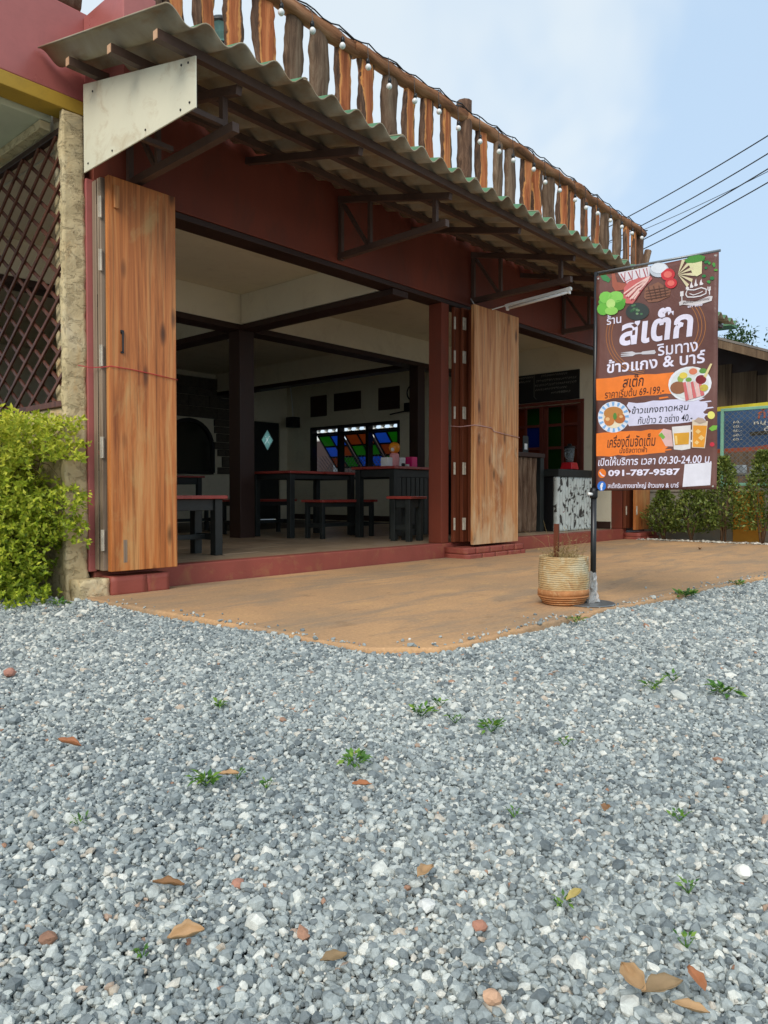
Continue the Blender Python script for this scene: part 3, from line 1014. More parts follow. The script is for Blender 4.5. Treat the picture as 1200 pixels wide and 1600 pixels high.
# bricks under the door stacks
def brick_base(x0, x1, y0, y1, z1, n):
    s = thing('door_sill', (0, 0, 0), parent=bld)
    h = (z1 + 0.02) / n
    for r_ in range(n):
        x = x0
        k = 0
        while x < x1 - 0.03:
            L = min(0.24 if (k or r_ % 2 == 0) else 0.15, x1 - x)
            o = rough_box('brick', x + 0.002, x + L - 0.002, y0 + random.uniform(-0.006, 0.006) + (0.012 if r_ == n - 1 else 0), y1, -0.02 + r_ * h + 0.001, -0.02 + (r_ + 1) * h - 0.002, 'step', s, 5, 3, 3, 0.004, r_ * 5 + k)
            x += L; k += 1
brick_base(2.335, 2.74, 4.29, FY - 0.004, 0.115, 1)
brick_base(5.93, 6.97, 4.16, FY - 0.004, 0.105, 2)
brick_base(10.1, 10.75, 4.2, FY - 0.004, 0.09, 2)

# ---------------- lattice screen
lat = thing('lattice_screen', (0, 0, 0), parent=bld)
LY0, LY1, LZ0, LZ1 = FY + 0.04, 8.39, 1.19, 2.845
box('bottom_rail', 2.124, 2.165, LY0, LY1, 1.157, 1.195, 'lattice', lat)
box('top_rail', 2.124, 2.165, LY0, LY1, 2.80, 2.838, 'dark_trim', lat)
SL = 0.70
def clipline(c, sgn, y_lo, y_hi):
    # z = c + sgn*SL*(y-LY0)
    ys = [y_lo, y_hi]
    a = (LZ0 - c) / (sgn * SL) + LY0
    b = (2.80 - c) / (sgn * SL) + LY0
    lo, hi = max(y_lo, min(a, b)), min(y_hi, max(a, b))
    return lo, hi
for sgn, xp in ((-1, 2.131), (1, 2.145)):
    c = LZ0 - (LY1 - LY0) * SL if sgn > 0 else LZ0
    while True:
        c += 0.165
        if sgn > 0 and c > 2.8: break
        if sgn < 0 and c > 2.8 + (LY1 - LY0) * SL: break
        lo, hi = clipline(c, sgn, LY0, LY1)
        if hi - lo < 0.05: continue
        p0 = (xp, lo, c + sgn * SL * (lo - LY0)); p1 = (xp, hi, c + sgn * SL * (hi - LY0))
        bv, bf = bar(p0, p1, 0.012, 0.021)
        mesh('slat', bv, bf, 'lattice', lat)

# ---------------- awning
aw = thing('awning', (0, 0, 0), parent=bld)
RY0, RY1 = 3.10, 4.43
def roofz(y):
    return 2.865 + (y - 3.12) * 0.235
m = M('weathered roof underside')
f = m.noise(m.vec((1, 1, 1)), 1.4, 7, 0.65, 0.4)
c = m.ramp(f, [(0.3, s2l((134, 116, 90))), (0.5, s2l((166, 154, 130))), (0.72, s2l((184, 176, 158)))])
f2 = m.noise(m.vec((1.5, 0.4, 1)), 5, 5, 0.7)
c = m.mix(m.ramp(f2, [(0.52, bw(0)), (0.7, bw(0.6))]), c, s2l((148, 108, 66)))
oi = m.n('ShaderNodeObjectInfo')
c = m.mix(1.0, c, m.ramp(oi.outputs['Random'], [(0, bw(0.78)), (1, bw(1.08))]), 'MULTIPLY')
m.col(c); m.p(Roughness=0.8, Specular_IOR_Level=0.2)
m.bump(m.noise(m.vec((1, 1, 1)), 40, 4, 0.7), 0.2, 0.003)
MAT['roof_under'] = m.m
MAT['roof_top'] = paint('faded green roof', (84, 128, 92), 0.2, 0.7, 4, 0.2, 0.6, (120, 110, 84))
PIT = 0.212; AMP = 0.031
def sheet(x0, nw, lift):
    nx = nw * 12; ny = 6
    th = 0.008
    vt, ft, mi = [], [], []
    W = nw * PIT + 0.03
    for lay in (0, 1):
        for j in range(ny + 1):
            y = RY0 + (RY1 - RY0) * j / ny
            for i in range(nx + 1):
                x = x0 + W * i / nx
                z = roofz(y) + AMP * math.cos(2 * math.pi * (x - 1.99) / PIT) + lift + lay * th
                vt.append((x, y + 0.02 * math.sin(x * 1.7), z))
    S = (nx + 1) * (ny + 1)
    for j in range(ny):
        for i in range(nx):
            a = j * (nx + 1) + i; b = a + 1; c_ = a + nx + 1; d = c_ + 1
            ft.append((a, c_, d, b)); mi.append(0)
            ft.append((S + a, S + b, S + d, S + c_)); mi.append(1)
    for i in range(nx):
        ft.append((i, i + 1, S + i + 1, S + i)); mi.append(0)
        a = ny * (nx + 1) + i
        ft.append((a, S + a, S + a + 1, a + 1)); mi.append(0)
    for j in range(ny):
        a = j * (nx + 1); b = a + nx + 1
        ft.append((a, S + a, S + b, b)); mi.append(0)
        a += nx; b += nx
        ft.append((a, b, S + b, S + a)); mi.append(0)
    return mesh('roof_sheet', vt, ft, None, aw, smooth=True, mats=['roof_under', 'roof_top'], midx=mi)
k = 0
x = 1.97
while x < 10.4:
    o = sheet(x, 4, 0.0015 if k % 2 else 0.0105)
    x += 4 * PIT; k += 1
# purlins and brackets
for y in (3.26, 3.70, 4.16):
    z = roofz(y) - AMP - 0.025
    pv, pf = bar((2.02, y, z), (10.42, y, z), 0.04, 0.048)
    mesh('purlin', pv, pf, 'steel', aw)
    pv, pf = bar((2.0165, y, z), (2.0195, y, z), 0.036, 0.044)
    mesh('purlin_end', pv, pf, 'steel_end', aw)
def steel(p0, p1, w=0.035, h=0.045):
    bv, bf = bar(p0, p1, w, h)
    return mesh('bracket_bar', bv, bf, 'steel', aw)
i = 0
x = 2.55
while x < 10.3:
    zf = lambda y: roofz(y) - AMP - 0.074
    steel((x, FY - 0.002, zf(FY)), (x, 3.30, zf(3.30)), 0.038, 0.048)
    if i % 2 == 0:
        steel((x, FY - 0.002, 2.60), (x, 3.33, 2.615), 0.045, 0.05)
        steel((x, 3.44, 2.64), (x, 3.44, zf(3.44) - 0.024), 0.034, 0.034)
        steel((x, FY - 0.025, 2.565), (x, FY - 0.025, zf(FY) - 0.03), 0.034, 0.034)
        steel((x, 4.10, 2.63), (x, 4.10, zf(4.10) - 0.024), 0.03, 0.03)
        steel((x, FY - 0.06, zf(FY) - 0.06), (x, 4.13, 2.635), 0.028, 0.028)
        ev, ef = merge([bar((x - 0.02, 3.3265, 2.615), (x + 0.02, 3.3265, 2.615), 0.004, 0.004)])
    x += 0.958; i += 1
steel((2.2, 3.25, 2.58), (6.3, 3.25, 2.58)) if False else None
# white gable board
gp = [(3.19, 2.54), (4.335, 2.54), (4.335, roofz(4.335) - 0.088), (3.19, roofz(3.19) - 0.088)]
gv, gf = prism([(2.205, a, b) for a, b in gp], [(2.197, a, b) for a, b in gp])
gb = mesh('gable_board', gv, gf, 'panel', aw)
bev(gb, 0.002)
sv, sf = merge([lathe([(0.006, 0), (0.006, 0.004), (0.001, 0.005)], 0, 0, 0, 8)])
for (yy, zz_) in ((3.24, 2.58), (3.32, 2.57), (4.28, 2.58), (4.0, 2.57), (3.65, 2.575), (3.25, 2.78), (3.31, 2.79), (4.22, 2.98)):
    o = mesh('screw', [(-q[2] + 2.1972, yy + q[0], zz_ + q[1]) for q in sv], sf, 'dark_metal', aw)
# back frame tubes running along the front between brackets
for (ya, za) in ((3.42, 2.655), (3.9, 2.655)):
    bv, bf = bar((2.21, ya, za), (2.52, ya, za), 0.03, 0.03)
    mesh('bracket_bar', bv, bf, 'steel', aw)

# ---------------- rustic log railing
rail = thing('log_railing', (0, 0, 0), parent=bld)
m = M('split log wood')
tcl = m.n('ShaderNodeTexCoord'); sxl = m.n('ShaderNodeSeparateXYZ'); m.l(tcl.outputs['Object'], sxl.inputs[0])
wv = m.noise(m.vec((3, 3, 1.5)), 1.0, 5, 0.6, 0.4)           # wandering edge between heartwood and bark
ws = m.n('ShaderNodeMath', operation='MULTIPLY_ADD'); m.l(wv, ws.inputs[0]); ws.inputs[1].default_value = 0.2; ws.inputs[2].default_value = -0.1
xa = m.n('ShaderNodeMath', operation='ADD'); m.l(sxl.outputs['X'], xa.inputs[0]); m.l(ws.outputs[0], xa.inputs[1])
xb = m.n('ShaderNodeMath', operation='ABSOLUTE'); m.l(xa.outputs[0], xb.inputs[0])
xs = m.n('ShaderNodeMath', operation='MULTIPLY'); m.l(xb.outputs[0], xs.inputs[0]); xs.inputs[1].default_value = 10.0
f1 = m.noise(m.vec((14, 14, 1.2)), 1.0, 6, 0.65, 0.5)
heart = m.ramp(f1, [(0.3, s2l((112, 58, 34))), (0.48, s2l((176, 98, 56))), (0.62, s2l((206, 128, 78)))])
fd = m.noise(m.vec((22, 22, 3.0)), 1.0, 7, 0.78, 0.7)
bark_c = m.ramp(fd, [(0.34, s2l((50, 36, 28))), (0.52, s2l((104, 76, 58))), (0.7, s2l((146, 114, 90)))])
sap = m.ramp(xs.outputs[0], [(0.36, bw(0)), (0.44, bw(0.8)), (0.52, bw(0.8)), (0.56, bw(0))])
c = m.mix(sap, heart, s2l((222, 154, 88)))
c = m.mix(m.ramp(xs.outputs[0], [(0.5, bw(0)), (0.58, bw(1))]), c, bark_c)
cr_k = m.ramp(fd, [(0.30, bw(0.8)), (0.38, bw(0))])
c = m.mix(cr_k, c, s2l((56, 34, 24)))
m.col(c)
m.bump(fd, 0.8, 0.016); m.p(Roughness=0.75, Specular_IOR_Level=0.25)
MAT['log'] = m.m
m = M('bark')
fd = m.noise(m.vec((14, 14, 1.8)), 1.0, 7, 0.75, 0.8)
c = m.ramp(fd, [(0.3, s2l((58, 44, 36))), (0.48, s2l((112, 88, 70))), (0.7, s2l((150, 128, 106)))])
m.col(c); m.bump(fd, 0.9, 0.02); m.p(Roughness=0.9, Specular_IOR_Level=0.15)
MAT['bark'] = m.m
m = M('handrail log')
fd = m.noise(m.vec((1.5, 13, 13)), 1.0, 7, 0.7, 0.6)
c = m.ramp(fd, [(0.3, s2l((84, 54, 38))), (0.5, s2l((146, 98, 66))), (0.68, s2l((176, 130, 96)))])
m.col(c); m.bump(fd, 0.7, 0.015); m.p(Roughness=0.8, Specular_IOR_Level=0.2)
MAT['rail_log'] = m.m
def log_mesh(h, w, d, seed, bark):
    n, k = 10, 24
    v, f = [], []
    rng = random.Random(seed)
    for i in range(k + 1):
        t = i / k
        cx = 0.018 * noise.noise(Vector((t * 2.2, seed * 3.1, 0)))
        wl = w * (1 + 0.42 * noise.noise(Vector((t * 3.5, seed * 1.7, 5))) + 0.24 * noise.noise(Vector((t * 13, seed, 9))))
        wr = w * (1 + 0.42 * noise.noise(Vector((t * 3.5, seed * 2.9, 15))) + 0.24 * noise.noise(Vector((t * 13, seed, 29))))
        for j in range(n):
            a = 2 * math.pi * j / n
            ca, sa = math.cos(a), math.sin(a)
            r = 1 + 0.1 * noise.noise(Vector((ca * 2, sa * 2, t * 7 + seed * 4)))
            yy = sa * d * r
            if not bark and yy < -d * 0.55:
                yy = -d * 0.55
            v.append((cx + ca * r * (wr if ca > 0 else wl), yy, t * h))
    for i in range(k):
        for j in range(n):
            j2 = (j + 1) % n
            f.append((i * n + j, i * n + j2, (i + 1) * n + j2, (i + 1) * n + j))
    f.append(tuple(reversed(range(n)))); f.append(tuple(range(k * n, (k + 1) * n)))
    return v, f
protos = []
for s in range(9):
    v, f = log_mesh(1.08, 0.078 + 0.008 * (s % 3), 0.042, s + 1, s % 3 == 2)
    me = bpy.data.meshes.new('baluster')
    me.from_pydata(v, [], f); me.update()
    me.materials.append(MAT['bark'] if s % 3 == 2 else MAT['log'])
    me.polygons.foreach_set('use_smooth', [True] * len(me.polygons))
    protos.append(me)
BXS = [2.81, 3.04, 3.29, 3.59, 3.83, 4.09, 4.39, 4.64, 4.93, 5.2, 5.46, 5.74, 6.33, 6.64, 6.88, 7.17, 7.44, 7.7, 8.0, 8.22, 8.55, 8.86, 9.13, 9.46, 9.78, 10.04]
bb = base_of(rail)
rng = random.Random(4)
for i, x in enumerate(BXS):
    o = bpy.data.objects.new('baluster', protos[[0, 1, 4, 3, 2, 5, 6, 7, 8][i % 9]])
    link(o, rail)
    o.location = Vector((x, 4.30 + rng.uniform(-0.01, 0.01), 3.17)) - bb
    o.rotation_euler = (0, rng.uniform(-0.03, 0.03), rng.uniform(-0.25, 0.25))
    o.scale = (rng.uniform(1.0, 1.28) * (0.92 if x < 3.5 else 1), 1, 1)
for x, w in ((6.05, 0.082), (10.2, 0.075), (2.62, 0.08)):
    v, f = log_mesh(1.32 if x < 8 else 1.14, w, w * 0.95, int(x * 7), True)
    o = mesh('post', [(q[0] + x, q[1] + 4.31, q[2] + 3.12) for q in v], f, 'log', rail, smooth=True)
v, f = tube([(10.18, 4.30, 3.25), (10.24, 4.27, 3.7), (10.33, 4.22, 4.02)], [0.06, 0.055, 0.048], 9)
mesh('branch_stub', v, f, 'bark', rail, smooth=True)
def railz(x):
    return 4.27 + 0.02 * math.sin(x * 1.1) + 0.012 * noise.noise(Vector((x * 3, 0, 0)))
hx = [(2.45, 4.5), (4.45, 6.12), (6.02, 8.3), (8.22, 10.32)]
for i, (a, b) in enumerate(hx):
    n = int((b - a) / 0.12)
    pts = [(a + (b - a) * k / n, 4.29 + 0.02 * noise.noise(Vector((a + k * 0.3, 3, i))), railz(a + (b - a) * k / n) + 0.008 * (i % 2)) for k in range(n + 1)]
    rad = [0.06 + 0.013 * noise.noise(Vector((k * 0.5, i * 5, 1))) for k in range(n + 1)]
    v, f = tube(pts, rad, 11)
    v = [Vector(q) + Vector((0, noise.noise(Vector(q) * 9) * 0.022, noise.noise(Vector(q) * 8 + Vector((5, 5, 5))) * 0.024)) for q in v]
    mesh('handrail', v, f, 'rail_log', rail, smooth=True)
# log lying on the left parapet
v, f = tube([(1.2, 4.56, 3.63), (1.6, 4.55, 3.635), (2.0, 4.54, 3.63), (2.26, 4.53, 3.635)], [0.07, 0.075, 0.07, 0.075], 10)
v = [Vector(q) + Vector((0, 0, noise.noise(Vector(q) * 12) * 0.014)) for q in v]
mesh('handrail', v, f, 'bark', rail, smooth=True)
for x in (1.75, 2.2):
    v, f = log_mesh(0.8, 0.07, 0.06, int(x * 11), True)
    mesh('baluster', [(q[0] + x, q[1] + 4.56, q[2] + 3.555) for q in v], f, 'bark', rail, smooth=True)

# ============================================================ THINGS ON AND ROUND THE BUILDING
# string of bulbs along the handrail
sl = thing('string_lights', (3.4, 4.2, 3.9), 'black cable of small white globe bulbs strung along the log handrail', 'string lights')
BUL = [(3.63, 4.11), (3.94, 4.12), (4.26, 4.15), (4.56, 4.11), (4.82, 4.06), (5.16, 4.07), (5.51, 4.11), (5.81, 4.07), (6.17, 4.07), (6.51, 4.09), (6.78, 4.09), (7.19, 4.13), (7.44, 4.07), (7.77, 4.08), (8.14, 4.08), (8.42, 4.07), (8.73, 4.09), (9.09, 4.1), (9.43, 4.11), (9.75, 4.11), (10.07, 4.13)]
pts = []
for i in range(90):
    x = 2.6 + i * 0.087
    ph = abs(math.sin((x - 3.63) / 0.322 * math.pi))
    pts.append((x, 4.235, railz(x) + 0.075 - 0.035 * ph + 0.01 * noise.noise(Vector((x * 4, 1, 1)))))
v, f = tube(pts, 0.006, 5)
mesh('cable', v, f, 'black', sl)
v, f = tube([(p[0] + 0.04, p[1] + 0.03, p[2] + 0.012 * math.sin(i)) for i, p in enumerate(pts)], 0.006, 5)
mesh('cable', v, f, 'black', sl)
bulb_me = None
m = M('opal bulb'); m.col((0.82, 0.82, 0.8, 1)); m.p(Roughness=0.25, Specular_IOR_Level=0.5); MAT['bulb'] = m.m
for (x, z) in BUL:
    yb = 4.205
    if bulb_me is None:
        v, f = lathe([(0.004, -0.024), (0.014, -0.021), (0.022, -0.011), (0.0245, 0.0), (0.022, 0.011), (0.015, 0.02), (0.012, 0.025)], 0, 0, 0, 14)
        bo = mesh('bulb', v, f, 'bulb', sl, local=True, smooth=True); bulb_me = bo.data
        v, f = lathe([(0.015, 0.022), (0.016, 0.05), (0.011, 0.066), (0.004, 0.07)], 0, 0, 0, 10)
        so = mesh('socket', v, f, 'black', bo, local=True, smooth=True); sock_me = so.data
    else:
        bo = link(bpy.data.objects.new('bulb', bulb_me), sl)
        so = link(bpy.data.objects.new('socket', sock_me), bo)
    bo.location = Vector((x, yb, z)) - sl.location
    bo.rotation_euler = (random.uniform(-0.12, 0.12), random.uniform(-0.12, 0.12), 0)
    v, f = tube([(x, yb, z + 0.066), (x, 4.215, railz(x) + 0.05)], 0.003, 4)
    mesh('drop_wire', v, f, 'black', sl)

# garden lamp behind the railing
gl = thing('garden_lamp', (4.72, 6.4, 3.25), 'black solar lamp head on a bright blue pipe behind the log railing', 'lamp')
LX, LY, LZ = 4.72, 6.4, -0.16
v, f = tube([(LX, LY, 3.25), (LX, LY, 5.30 + LZ)], 0.04, 12); mesh('pipe', v, f, 'blue_plastic', gl)
v, f = lathe([(0.045, 5.30), (0.05, 5.33), (0.05, 5.36), (0.07, 5.39)], LX, LY, LZ, 14); mesh('collar', v, f, 'black', gl, smooth=True)
v, f = lathe([(0.07, 5.39), (0.13, 5.45), (0.15, 5.54)], LX, LY, LZ, 8); mesh('lamp_glass', v, f, 'glass_clear', gl)
v, f = lathe([(0.17, 5.54), (0.165, 5.57), (0.11, 5.62), (0.03, 5.64)], LX, LY, LZ, 14); mesh('cap', v, f, 'black', gl, smooth=True)

# fluorescent batten under the awning
tb = thing('tube_light', (6.39, 3.72, 2.52), 'white fluorescent batten light fixed under an awning bracket', 'light')
ta, tb_ = Vector((6.40, 4.05, 2.49)), Vector((6.40, 3.34, 2.535))
v, f = bar(ta, tb_, 0.035, 0.028); mesh('batten', v, f, 'white_paint', tb)
v, f = tube([ta + Vector((0, -0.03, -0.028)), tb_ + Vector((0, 0.03, -0.028))], 0.013, 12)
m = M('opal tube'); m.col((0.85, 0.86, 0.84, 1)); m.p(Roughness=0.2); MAT['opal'] = m.m
mesh('tube', v, f, 'opal', tb, smooth=True)
for e, s in ((ta, -1), (tb_, 1)):
    v, f = bar(e + Vector((0, s * 0.03, -0.028)), e + Vector((0, s * 0.012, -0.028)), 0.03, 0.036); mesh('end_cap', v, f, 'white_plastic', tb)
v, f = tube([(6.36, 4.44, 2.62), (6.355, 4.40, 2.56), (6.37, 4.34, 2.485), (6.39, 4.25, 2.475), (6.40, 4.06, 2.495)], 0.006, 6)
mesh('cable', v, f, 'white_plastic', tb, smooth=True)

# cords tied across the doors
v, f = tube([(2.19, 4.415, 1.405), (2.26, 4.41, 1.40), (2.30, 4.335, 1.398), (2.322, 4.268, 1.40), (2.45, 4.269, 1.398), (2.62, 4.268, 1.385), (2.79, 4.268, 1.37)], 0.0028, 5)
o = mesh('door_cord', v, f, 'cord_red', smooth=True); tag(o, 'thin red cord stretched across the orange brown corner door', 'cord')
v, f = tube([(6.0, 4.44, 1.30), (6.05, 4.35, 1.29), (6.074, 4.195, 1.30), (6.2, 4.194, 1.30), (6.38, 4.194, 1.29), (6.41, 4.194, 1.26), (6.6, 4.194, 1.245), (6.905, 4.194, 1.225)], 0.004, 5)
o = mesh('door_cord', v, f, 'cord_pink', smooth=True); tag(o, 'faded pale cord tied round the weathered middle door', 'cord')

# ============================================================ INSIDE
def furn(name, label, cat, group, x0, x1, y0, y1, ztop, leg=0.07, rz=0, stretch=True, apron=0.09, over=0.03):
    cx, cy = (x0 + x1) / 2, (y0 + y1) / 2
    t = thing(name, (cx, cy, 0.1385), label, cat, group, rz)
    hx, hy = (x1 - x0) / 2, (y1 - y0) / 2
    h = ztop - 0.1385
    nm = 'seat' if cat in ('bench', 'stool') else 'table_top'
    box(nm, -hx - over, hx + over, -hy - over, hy + over, h - 0.028, h, 'red_top', t, local=True)
    for sx in (-1, 1):
        for sy in (-1, 1):
            xa = sx * hx - (leg if sx > 0 else 0); ya = sy * hy - (leg if sy > 0 else 0)
            box('leg', xa, xa + leg, ya, ya + leg, 0, h - 0.0285, 'black_paint', t, local=True)
    for sy in (-1, 1):
        y = sy * (hy - leg / 2)
        box('apron', -hx + leg + 0.001, hx - leg - 0.001, y - 0.015, y + 0.015, h - 0.029 - apron, h - 0.029, 'black_paint', t, local=True)
    for sx in (-1, 1):
        x = sx * (hx - leg / 2)
        box('apron', x - 0.015, x + 0.015, -hy + leg + 0.001, hy - leg - 0.001, h - 0.029 - apron, h - 0.029, 'black_paint', t, local=True)
        if stretch:
            box('stretcher', x - 0.018, x + 0.018, -hy + leg + 0.001, hy - leg - 0.001, 0.12, 0.17, 'black_paint', t, local=True)
    if stretch:
        box('stretcher', -hx + leg / 2 + 0.02, hx - leg / 2 - 0.02, -0.018, 0.018, 0.125, 0.165, 'black_paint', t, local=True)
    return t
furn('bench', 'black legged red topped bench just behind the orange brown door', 'bench', None, 3.08, 3.62, 4.92, 5.27, 0.615)
furn('dining_table', 'tall black red topped table half hidden behind the orange brown door', 'table', None, 2.6, 3.36, 5.45, 6.2, 0.955)
furn('dining_table', 'black dining table with red top beside the interior column', 'table', None, 5.48, 6.5, 6.22, 6.88, 0.885, 0.065, stretch=False, apron=0.06)
furn('bench', 'black bench drawn up in front of the dining table', 'bench', None, 5.62, 6.45, 5.86, 6.14, 0.565, 0.045, apron=0.05)
furn('bench', 'black bench behind the dining table near the window wall', 'bench', None, 5.5, 6.4, 7.2, 7.5, 0.565, 0.045, apron=0.05)
furn('dining_table', 'dark dining table beneath the arched glass', 'table', None, 5.2, 6.2, 8.9, 9.6, 0.885, 0.065, stretch=False)
furn('bench', 'dark bench in front of the table beneath the arched glass', 'bench', None, 5.1, 6.1, 8.35, 8.65, 0.565, 0.045, apron=0.05)
furn('stool', 'black stool with red seat in front of the bar table', 'stool', None, 5.88, 6.14, 4.88, 5.12, 0.605, 0.055, rz=0.12)
bt = furn('bar_table', 'black bar table with slatted front holding a pink bottle', 'table', None, 6.12, 6.95, 5.27, 5.85, 0.93, 0.07, stretch=False)
for i in range(9):
    x = -0.34 + i * 0.078
    box('front_slat', x, x + 0.066, -0.275, -0.255, 0.03, 0.67, 'black_paint', bt, local=True)
# things on the bar table
pb = thing('drink_bottle', (6.30, 5.42, 0.931), 'pink bottle with a round orange cap on the bar table', 'bottle')
v, f = lathe([(0.05, 0), (0.055, 0.01), (0.055, 0.12), (0.05, 0.14), (0.035, 0.15)], 0, 0, 0, 18); mesh('bottle_body', v, f, 'pink', pb, local=True, smooth=True)
v, f = lathe([(0.03, 0.15), (0.05, 0.168), (0.062, 0.195), (0.064, 0.215), (0.055, 0.245), (0.035, 0.264), (0.008, 0.27)], 0, 0, 0, 18); mesh('cap', v, f, 'orange_plastic', pb, local=True, smooth=True)
v, f = lathe([(0.012, 0), (0.02, 0.012), (0.02, 0.028), (0.012, 0.04)], -0.055, -0.02, 0.165, 10); mesh('spout', v, f, 'white_plastic', pb, local=True, smooth=True)
for nm, lb, x0, x1, y0, y1, h, mt in (('napkin_box', 'white printed napkin box left of the pink bottle', 6.16, 6.25, 5.40, 5.50, 0.10, 'white_plastic'), ('napkin_box', 'white box right of the pink bottle', 6.42, 6.53, 5.45, 5.55, 0.11, 'white_plastic'), ('cup', 'magenta plastic caddy at the post end of the bar table', 6.58, 6.68, 5.40, 5.50, 0.12, 'magenta')):
    o = box(nm, x0, x1, y0, y1, 0.931, 0.931 + h, mt, b=0.006); tag(o, lb, 'box' if nm != 'cup' else 'caddy')
v, f = lathe([(0.02, 0), (0.022, 0.02), (0.02, 0.035), (0.006, 0.04)], 6.38, 5.36, 0.931, 12)
tag(mesh('sauce_jar', v, f, 'black', smooth=True), 'small dark sauce jar beside the pink bottle', 'jar')
v, f = lathe([(0.022, 0), (0.024, 0.02), (0.02, 0.03)], 6.45, 5.36, 0.931, 12)
tag(mesh('sauce_dish', v, f, 'white_plastic', smooth=True), 'small white dish beside the dark sauce jar', 'dish')

# dark log counter and white painted counter
MAT['white_log'] = None
m = M('chipped white logs')
f1 = m.noise(m.vec((15, 15, 9)), 1.0, 3, 0.5, 1.0)
c = m.ramp(f1, [(0.37, s2l((56, 54, 50))), (0.40, s2l((96, 96, 88))), (0.415, s2l((196, 204, 198))), (0.7, s2l((216, 224, 218)))])
f2 = m.noise(m.vec((6, 6, 5)), 1.0, 4, 0.6, 1.6)
c = m.mix(m.ramp(f2, [(0.66, bw(0)), (0.69, bw(1))]), c, s2l((132, 70, 62)))
m.col(c); m.p(Roughness=0.55); m.bump(f1, 0.3, 0.006)
MAT['white_log'] = m.m
def half_logs(t, x0, x1, yf, z0, z1, n, mat, seed):
    w = (x1 - x0) / n
    for i in range(n):
        v, f = log_mesh(z1 - z0, w * 0.46, 0.045, seed + i, True)
        mesh('half_log', [(q[0] + x0 + (i + 0.5) * w, q[1] + yf, q[2] + z0) for q in v], f, mat, t, smooth=True)
ct = thing('bar_counter', (8.1, 5.3, 0.1385), 'dark log fronted bar counter beside the weathered door', 'counter')
box('counter_top', 7.2, 8.74, 4.92, 5.5, 1.10, 1.155, 'dark_trim', ct)
box('carcass', 7.25, 8.62, 5.03, 5.45, 0.14, 1.099, 'black', ct)
box('end_panel', 8.64, 8.73, 4.93, 5.45, 0.14, 1.099, 'black_paint', ct)
half_logs(ct, 7.28, 8.62, 4.995, 0.142, 1.095, 11, 'bark', 60)
cw = thing('service_counter', (9.2, 5.1, 0.1385), 'white chipped log fronted service counter with dark top', 'counter')
box('counter_top', 8.77, 9.83, 4.74, 5.35, 0.86, 0.955, 'black_paint', cw)
box('carcass', 8.80, 9.78, 4.84, 5.3, 0.14, 0.859, 'black', cw)
half_logs(cw, 8.79, 9.79, 4.80, 0.142, 0.855, 13, 'white_log', 90)
# blender
bl = thing('blender', (9.50, 4.97, 0.956), 'red based blender with clear jug on the white counter', 'blender')
v, f = prism([(-0.11, -0.09, 0.015), (0.11, -0.09, 0.015), (0.11, 0.09, 0.015), (-0.11, 0.09, 0.015)], [(-0.085, -0.075, 0.11), (0.085, -0.075, 0.11), (0.085, 0.075, 0.11), (-0.085, 0.075, 0.11)])
bev(mesh('base', v, f, 'red_plastic', bl, local=True), 0.01, 3)
for sx in (-1, 1):
    for sy in (-1, 1):
        v, f = lathe([(0.012, 0), (0.012, 0.016)], sx * 0.08, sy * 0.065, 0, 8); mesh('foot', v, f, 'black', bl, local=True)
mj = M('clear jug'); mj.col(s2l((215, 225, 225))); mj.p(Roughness=0.06, IOR=1.3); mj.b.inputs['Transmission Weight'].default_value = 0.85; MAT['jug'] = mj.m
v, f = lathe([(0.05, 0.112), (0.055, 0.14), (0.075, 0.31), (0.07, 0.31), (0.05, 0.14), (0.04, 0.125)], 0, 0, 0, 18); mesh('jug', v, f, 'jug', bl, local=True, smooth=True)
v, f = lathe([(0.078, 0.311), (0.076, 0.33), (0.03, 0.345), (0.028, 0.37), (0.005, 0.372)], 0, 0, 0, 18); mesh('lid', v, f, 'black', bl, local=True, smooth=True)
v, f = tube([(-0.07, 0, 0.29), (-0.12, 0, 0.28), (-0.12, 0, 0.18), (-0.06, 0, 0.16)], 0.01, 8); mesh('jug_handle', v, f, 'jug', bl, local=True, smooth=True)
# payment sign on the dark counter
ps = thing('payment_sign', (8.42, 5.02, 1.156), 'small dark payment sign standing on the dark counter', 'sign')
box('board', 8.355, 8.485, 5.02, 5.03, 1.1565, 1.375, 'black_paint', ps, b=0.002)
box('white_card', 8.385, 8.455, 5.0175, 5.0195, 1.20, 1.275, 'white_plastic', ps, b=0)
# menu board with chalk lines
mb = thing('menu_board', (10.04, 5.7, 1.95), 'black menu board with chalk handwriting above the coloured glass door', 'board')
box('board', 10.03, 10.048, 5.10, 6.35, 2.015, 2.44, 'black', mb, b=0.002)
m = M('chalk'); m.col(s2l((120, 120, 112))); m.p(Roughness=0.95); MAT['chalk'] = m.m
rng = random.Random(8)
lines = [(5.30, 5.72, 2.40), (5.16, 5.80, 2.33), (5.14, 5.82, 2.265), (5.30, 5.82, 2.20), (5.26, 5.55, 2.135), (5.86, 6.2, 2.40), (5.9, 6.2, 2.34)]
for (y0, y1, z) in lines:
    segs = []
    y = y1
    while y > y0:
        w = rng.uniform(0.018, 0.03)
        pts = [(10.0285, y - w * (0.5 + 0.5 * math.cos(a)), z + 0.016 * math.sin(a * rng.choice((1, 1.5, 2)))) for a in np.linspace(0, 5.2, 7)]
        segs.append(tube(pts, 0.0022, 4, False))
        y -= w + 0.008
    v, f = merge(segs)
    mesh('chalk_line', v, f, 'chalk', mb)
v, f = tube([(10.028, 5.84, 2.43), (10.028, 5.84, 2.10), (10.028, 5.80, 2.06)], 0.003, 4); mesh('chalk_line', v, f, 'chalk', mb)
v, f = fit_text('190-', 0, 0.12, 0, 0.035)
mesh('chalk_price', [(10.0275, 5.42 - q[0], 2.12 + q[1]) for q in v], [tuple(q) for q in f], 'chalk', mb)
